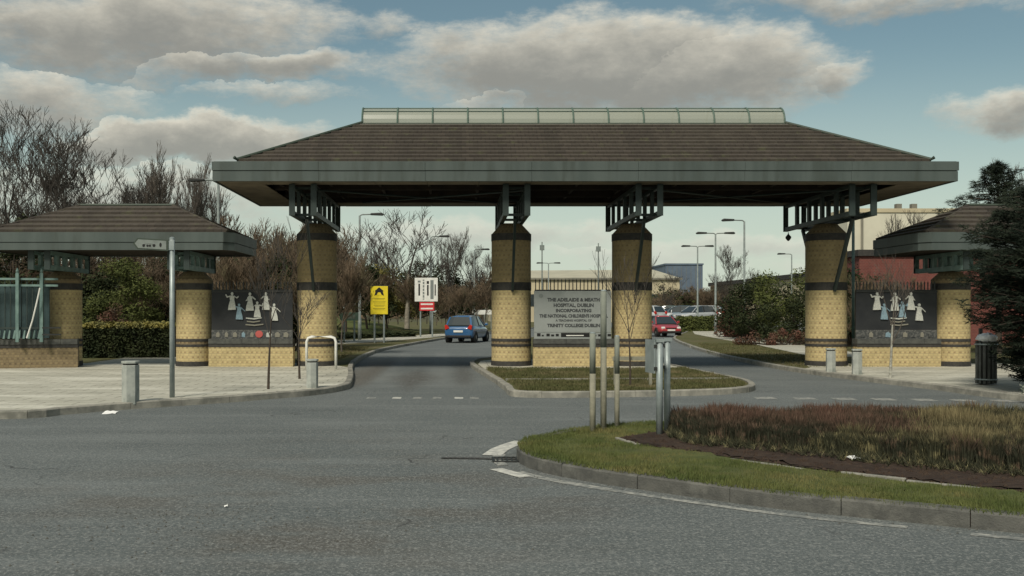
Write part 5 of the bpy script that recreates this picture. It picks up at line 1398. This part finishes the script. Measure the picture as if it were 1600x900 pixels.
# ------------------------------------------------------------------ buildings behind
def block(name, x0, x1, y0, y1, h, m, label, roofm=None, lip=.25, windows=None, bands=()):
    t = thing(name, ((x0+x1)/2, y0, 0), label, 'building'); w = (x1-x0)/2
    mb = MB(); mb.box(-w, w, 0, y1-y0, -.05, h); mb.build('wall', m, t, autouv=True)
    mb = MB(); mb.box(-w-lip, w+lip, -lip, y1-y0+lip, h, h+.3); mb.build('roof_edge', roofm or M_roofd, t)
    for (zz, hh, mm) in bands: mb = MB(); mb.box(-w-.05, w+.05, -.06, -.002, zz, zz+hh); mb.build('cladding_band', mm, t)
    return t
Y = 72.
t = block('cream_building', XA(1324, Y), 62, Y, 75, ZA(332, Y), M_cream, 'large plain cream building behind the right side of the gate', M_cream2, .08)
mb = MB(); mb.tube([(XA(1346, Y)-t.location.x, -.1, 0), (XA(1346, Y)-t.location.x, -.1, ZA(332, Y))], .09, 6); mb.build('downpipe', M_roofd, t)
for k in range(1, 10):
    mb = MB(); x = XA(1324, Y)+k*3.6-t.location.x; mb.box(x-.03, x+.03, -.03, -.002, 0, ZA(332, Y)-.1); mb.build('panel_joint', M_roofd, t)
for px in (1408, 1432):
    mb = MB(); x = XA(px, Y)-t.location.x; mb.box(x-.2, x+.2, .3, .7, ZA(332, Y)+.3, ZA(325, Y)+.35); mb.build('roof_vent', M_roofd, t)
t = thing('long_low_building', (33, 92, 0), 'long low cream building with dark roof edge beyond the exit lane shrubs', 'building')
A, B = Vector((XA(1275, 88)-33, -4)), Vector((XA(1110, 122)-33, 30)); d = (B-A).normalized(); nrm = Vector((d.y, -d.x))
if nrm.x < 0: nrm = -nrm
mb = MB(); q = [A, B, B+nrm*20, A+nrm*20]; mb.prism([(p.x, p.y) for p in q][::-1], -.05, 4.9); mb.build('wall', M_cream2, t)
mb = MB(); q = [A-nrm*.3, B-nrm*.3, B+nrm*20, A+nrm*20]; mb.prism([(p.x, p.y) for p in q][::-1], 4.9, 5.35); mb.build('roof_edge', M_slate, t)
Y = 160.
t = block('far_cream_building', XA(770, Y), XA(1062, Y), Y, 190, ZA(437, Y), M_cream2, 'long far cream building seen between the middle pillars', M_roofd, .4)
w = (XA(1062, Y)-XA(770, Y))/2
mb = MB(); z = ZA(437, Y)+.3
mb.v = [(-w, -.3, z), (w, -.3, z), (w-2, 12, z+1.9), (-w, 12, z+1.7)]; mb.f = [(0, 1, 2, 3)]
mb.face([(w, -.3, z), (w, 30, z), (w-2, 12, z+1.9)]); mb.face([(-w, 12, z+1.7), (w-2, 12, z+1.9), (w, 30, z), (-w, 30, z)])
mb.build('sloping_roof', mat('pale_far_roof', (.42, .40, .31), (.36, .345, .27), .3, .8), t)
for k in range(14):
    mb = MB(); x = -w+2+k*(2*w-4)/13; mb.box(x-.8, x+.8, -.07, -.002, 2.6, 4.6); mb.build('window', M_glass, t)
t = block('blue_grey_building', XA(1040, 185), XA(1098, 185), 185, 200, ZA(414, 185), M_bluecl, 'far blue-grey clad building right of the third pillar', M_bluecl, .15)
for k in range(8):
    mb = MB(); x = -3.2+k*.9; mb.box(x-.02, x+.02, -.05, -.002, 2, ZA(414, 185)-.3); mb.build('cladding_rib', M_roofd, t)
t = block('red_brick_building', XA(1343, 46), 36, 46, 48, ZA(400, 46), M_redbrick, 'low red brick building behind the right mural', M_slate, .12)
# far off wood closing the horizon
mb = MB(); rn2 = random.Random(77)
for k in range(5200):
    x = rn2.uniform(-260, 330); y = 235+rn2.uniform(-14, 14); hh = 5.5+2.5*noise.noise(Vector((x*.04, 0, 0)))+1.5*noise.noise(Vector((x*.2, 3, 0))); z = rn2.uniform(0, 1)**.7*hh
    s = rn2.uniform(.6, 1.5); a = Vector((rn2.gauss(0, 1), .3*rn2.gauss(0, 1), rn2.gauss(0, 1))).normalized()*s; b = a.cross(Vector((0, 1, 0)))*.7
    i = len(mb.v); p = Vector((x, y, z)); mb.v += [tuple(p-a), tuple(p+b), tuple(p+a), tuple(p-b)]; mb.f.append((i, i+1, i+2, i+3))
tag(mb.build('distant_wood', M_scrub), 'low line of far-off woodland closing the horizon', 'woodland', kind='stuff')
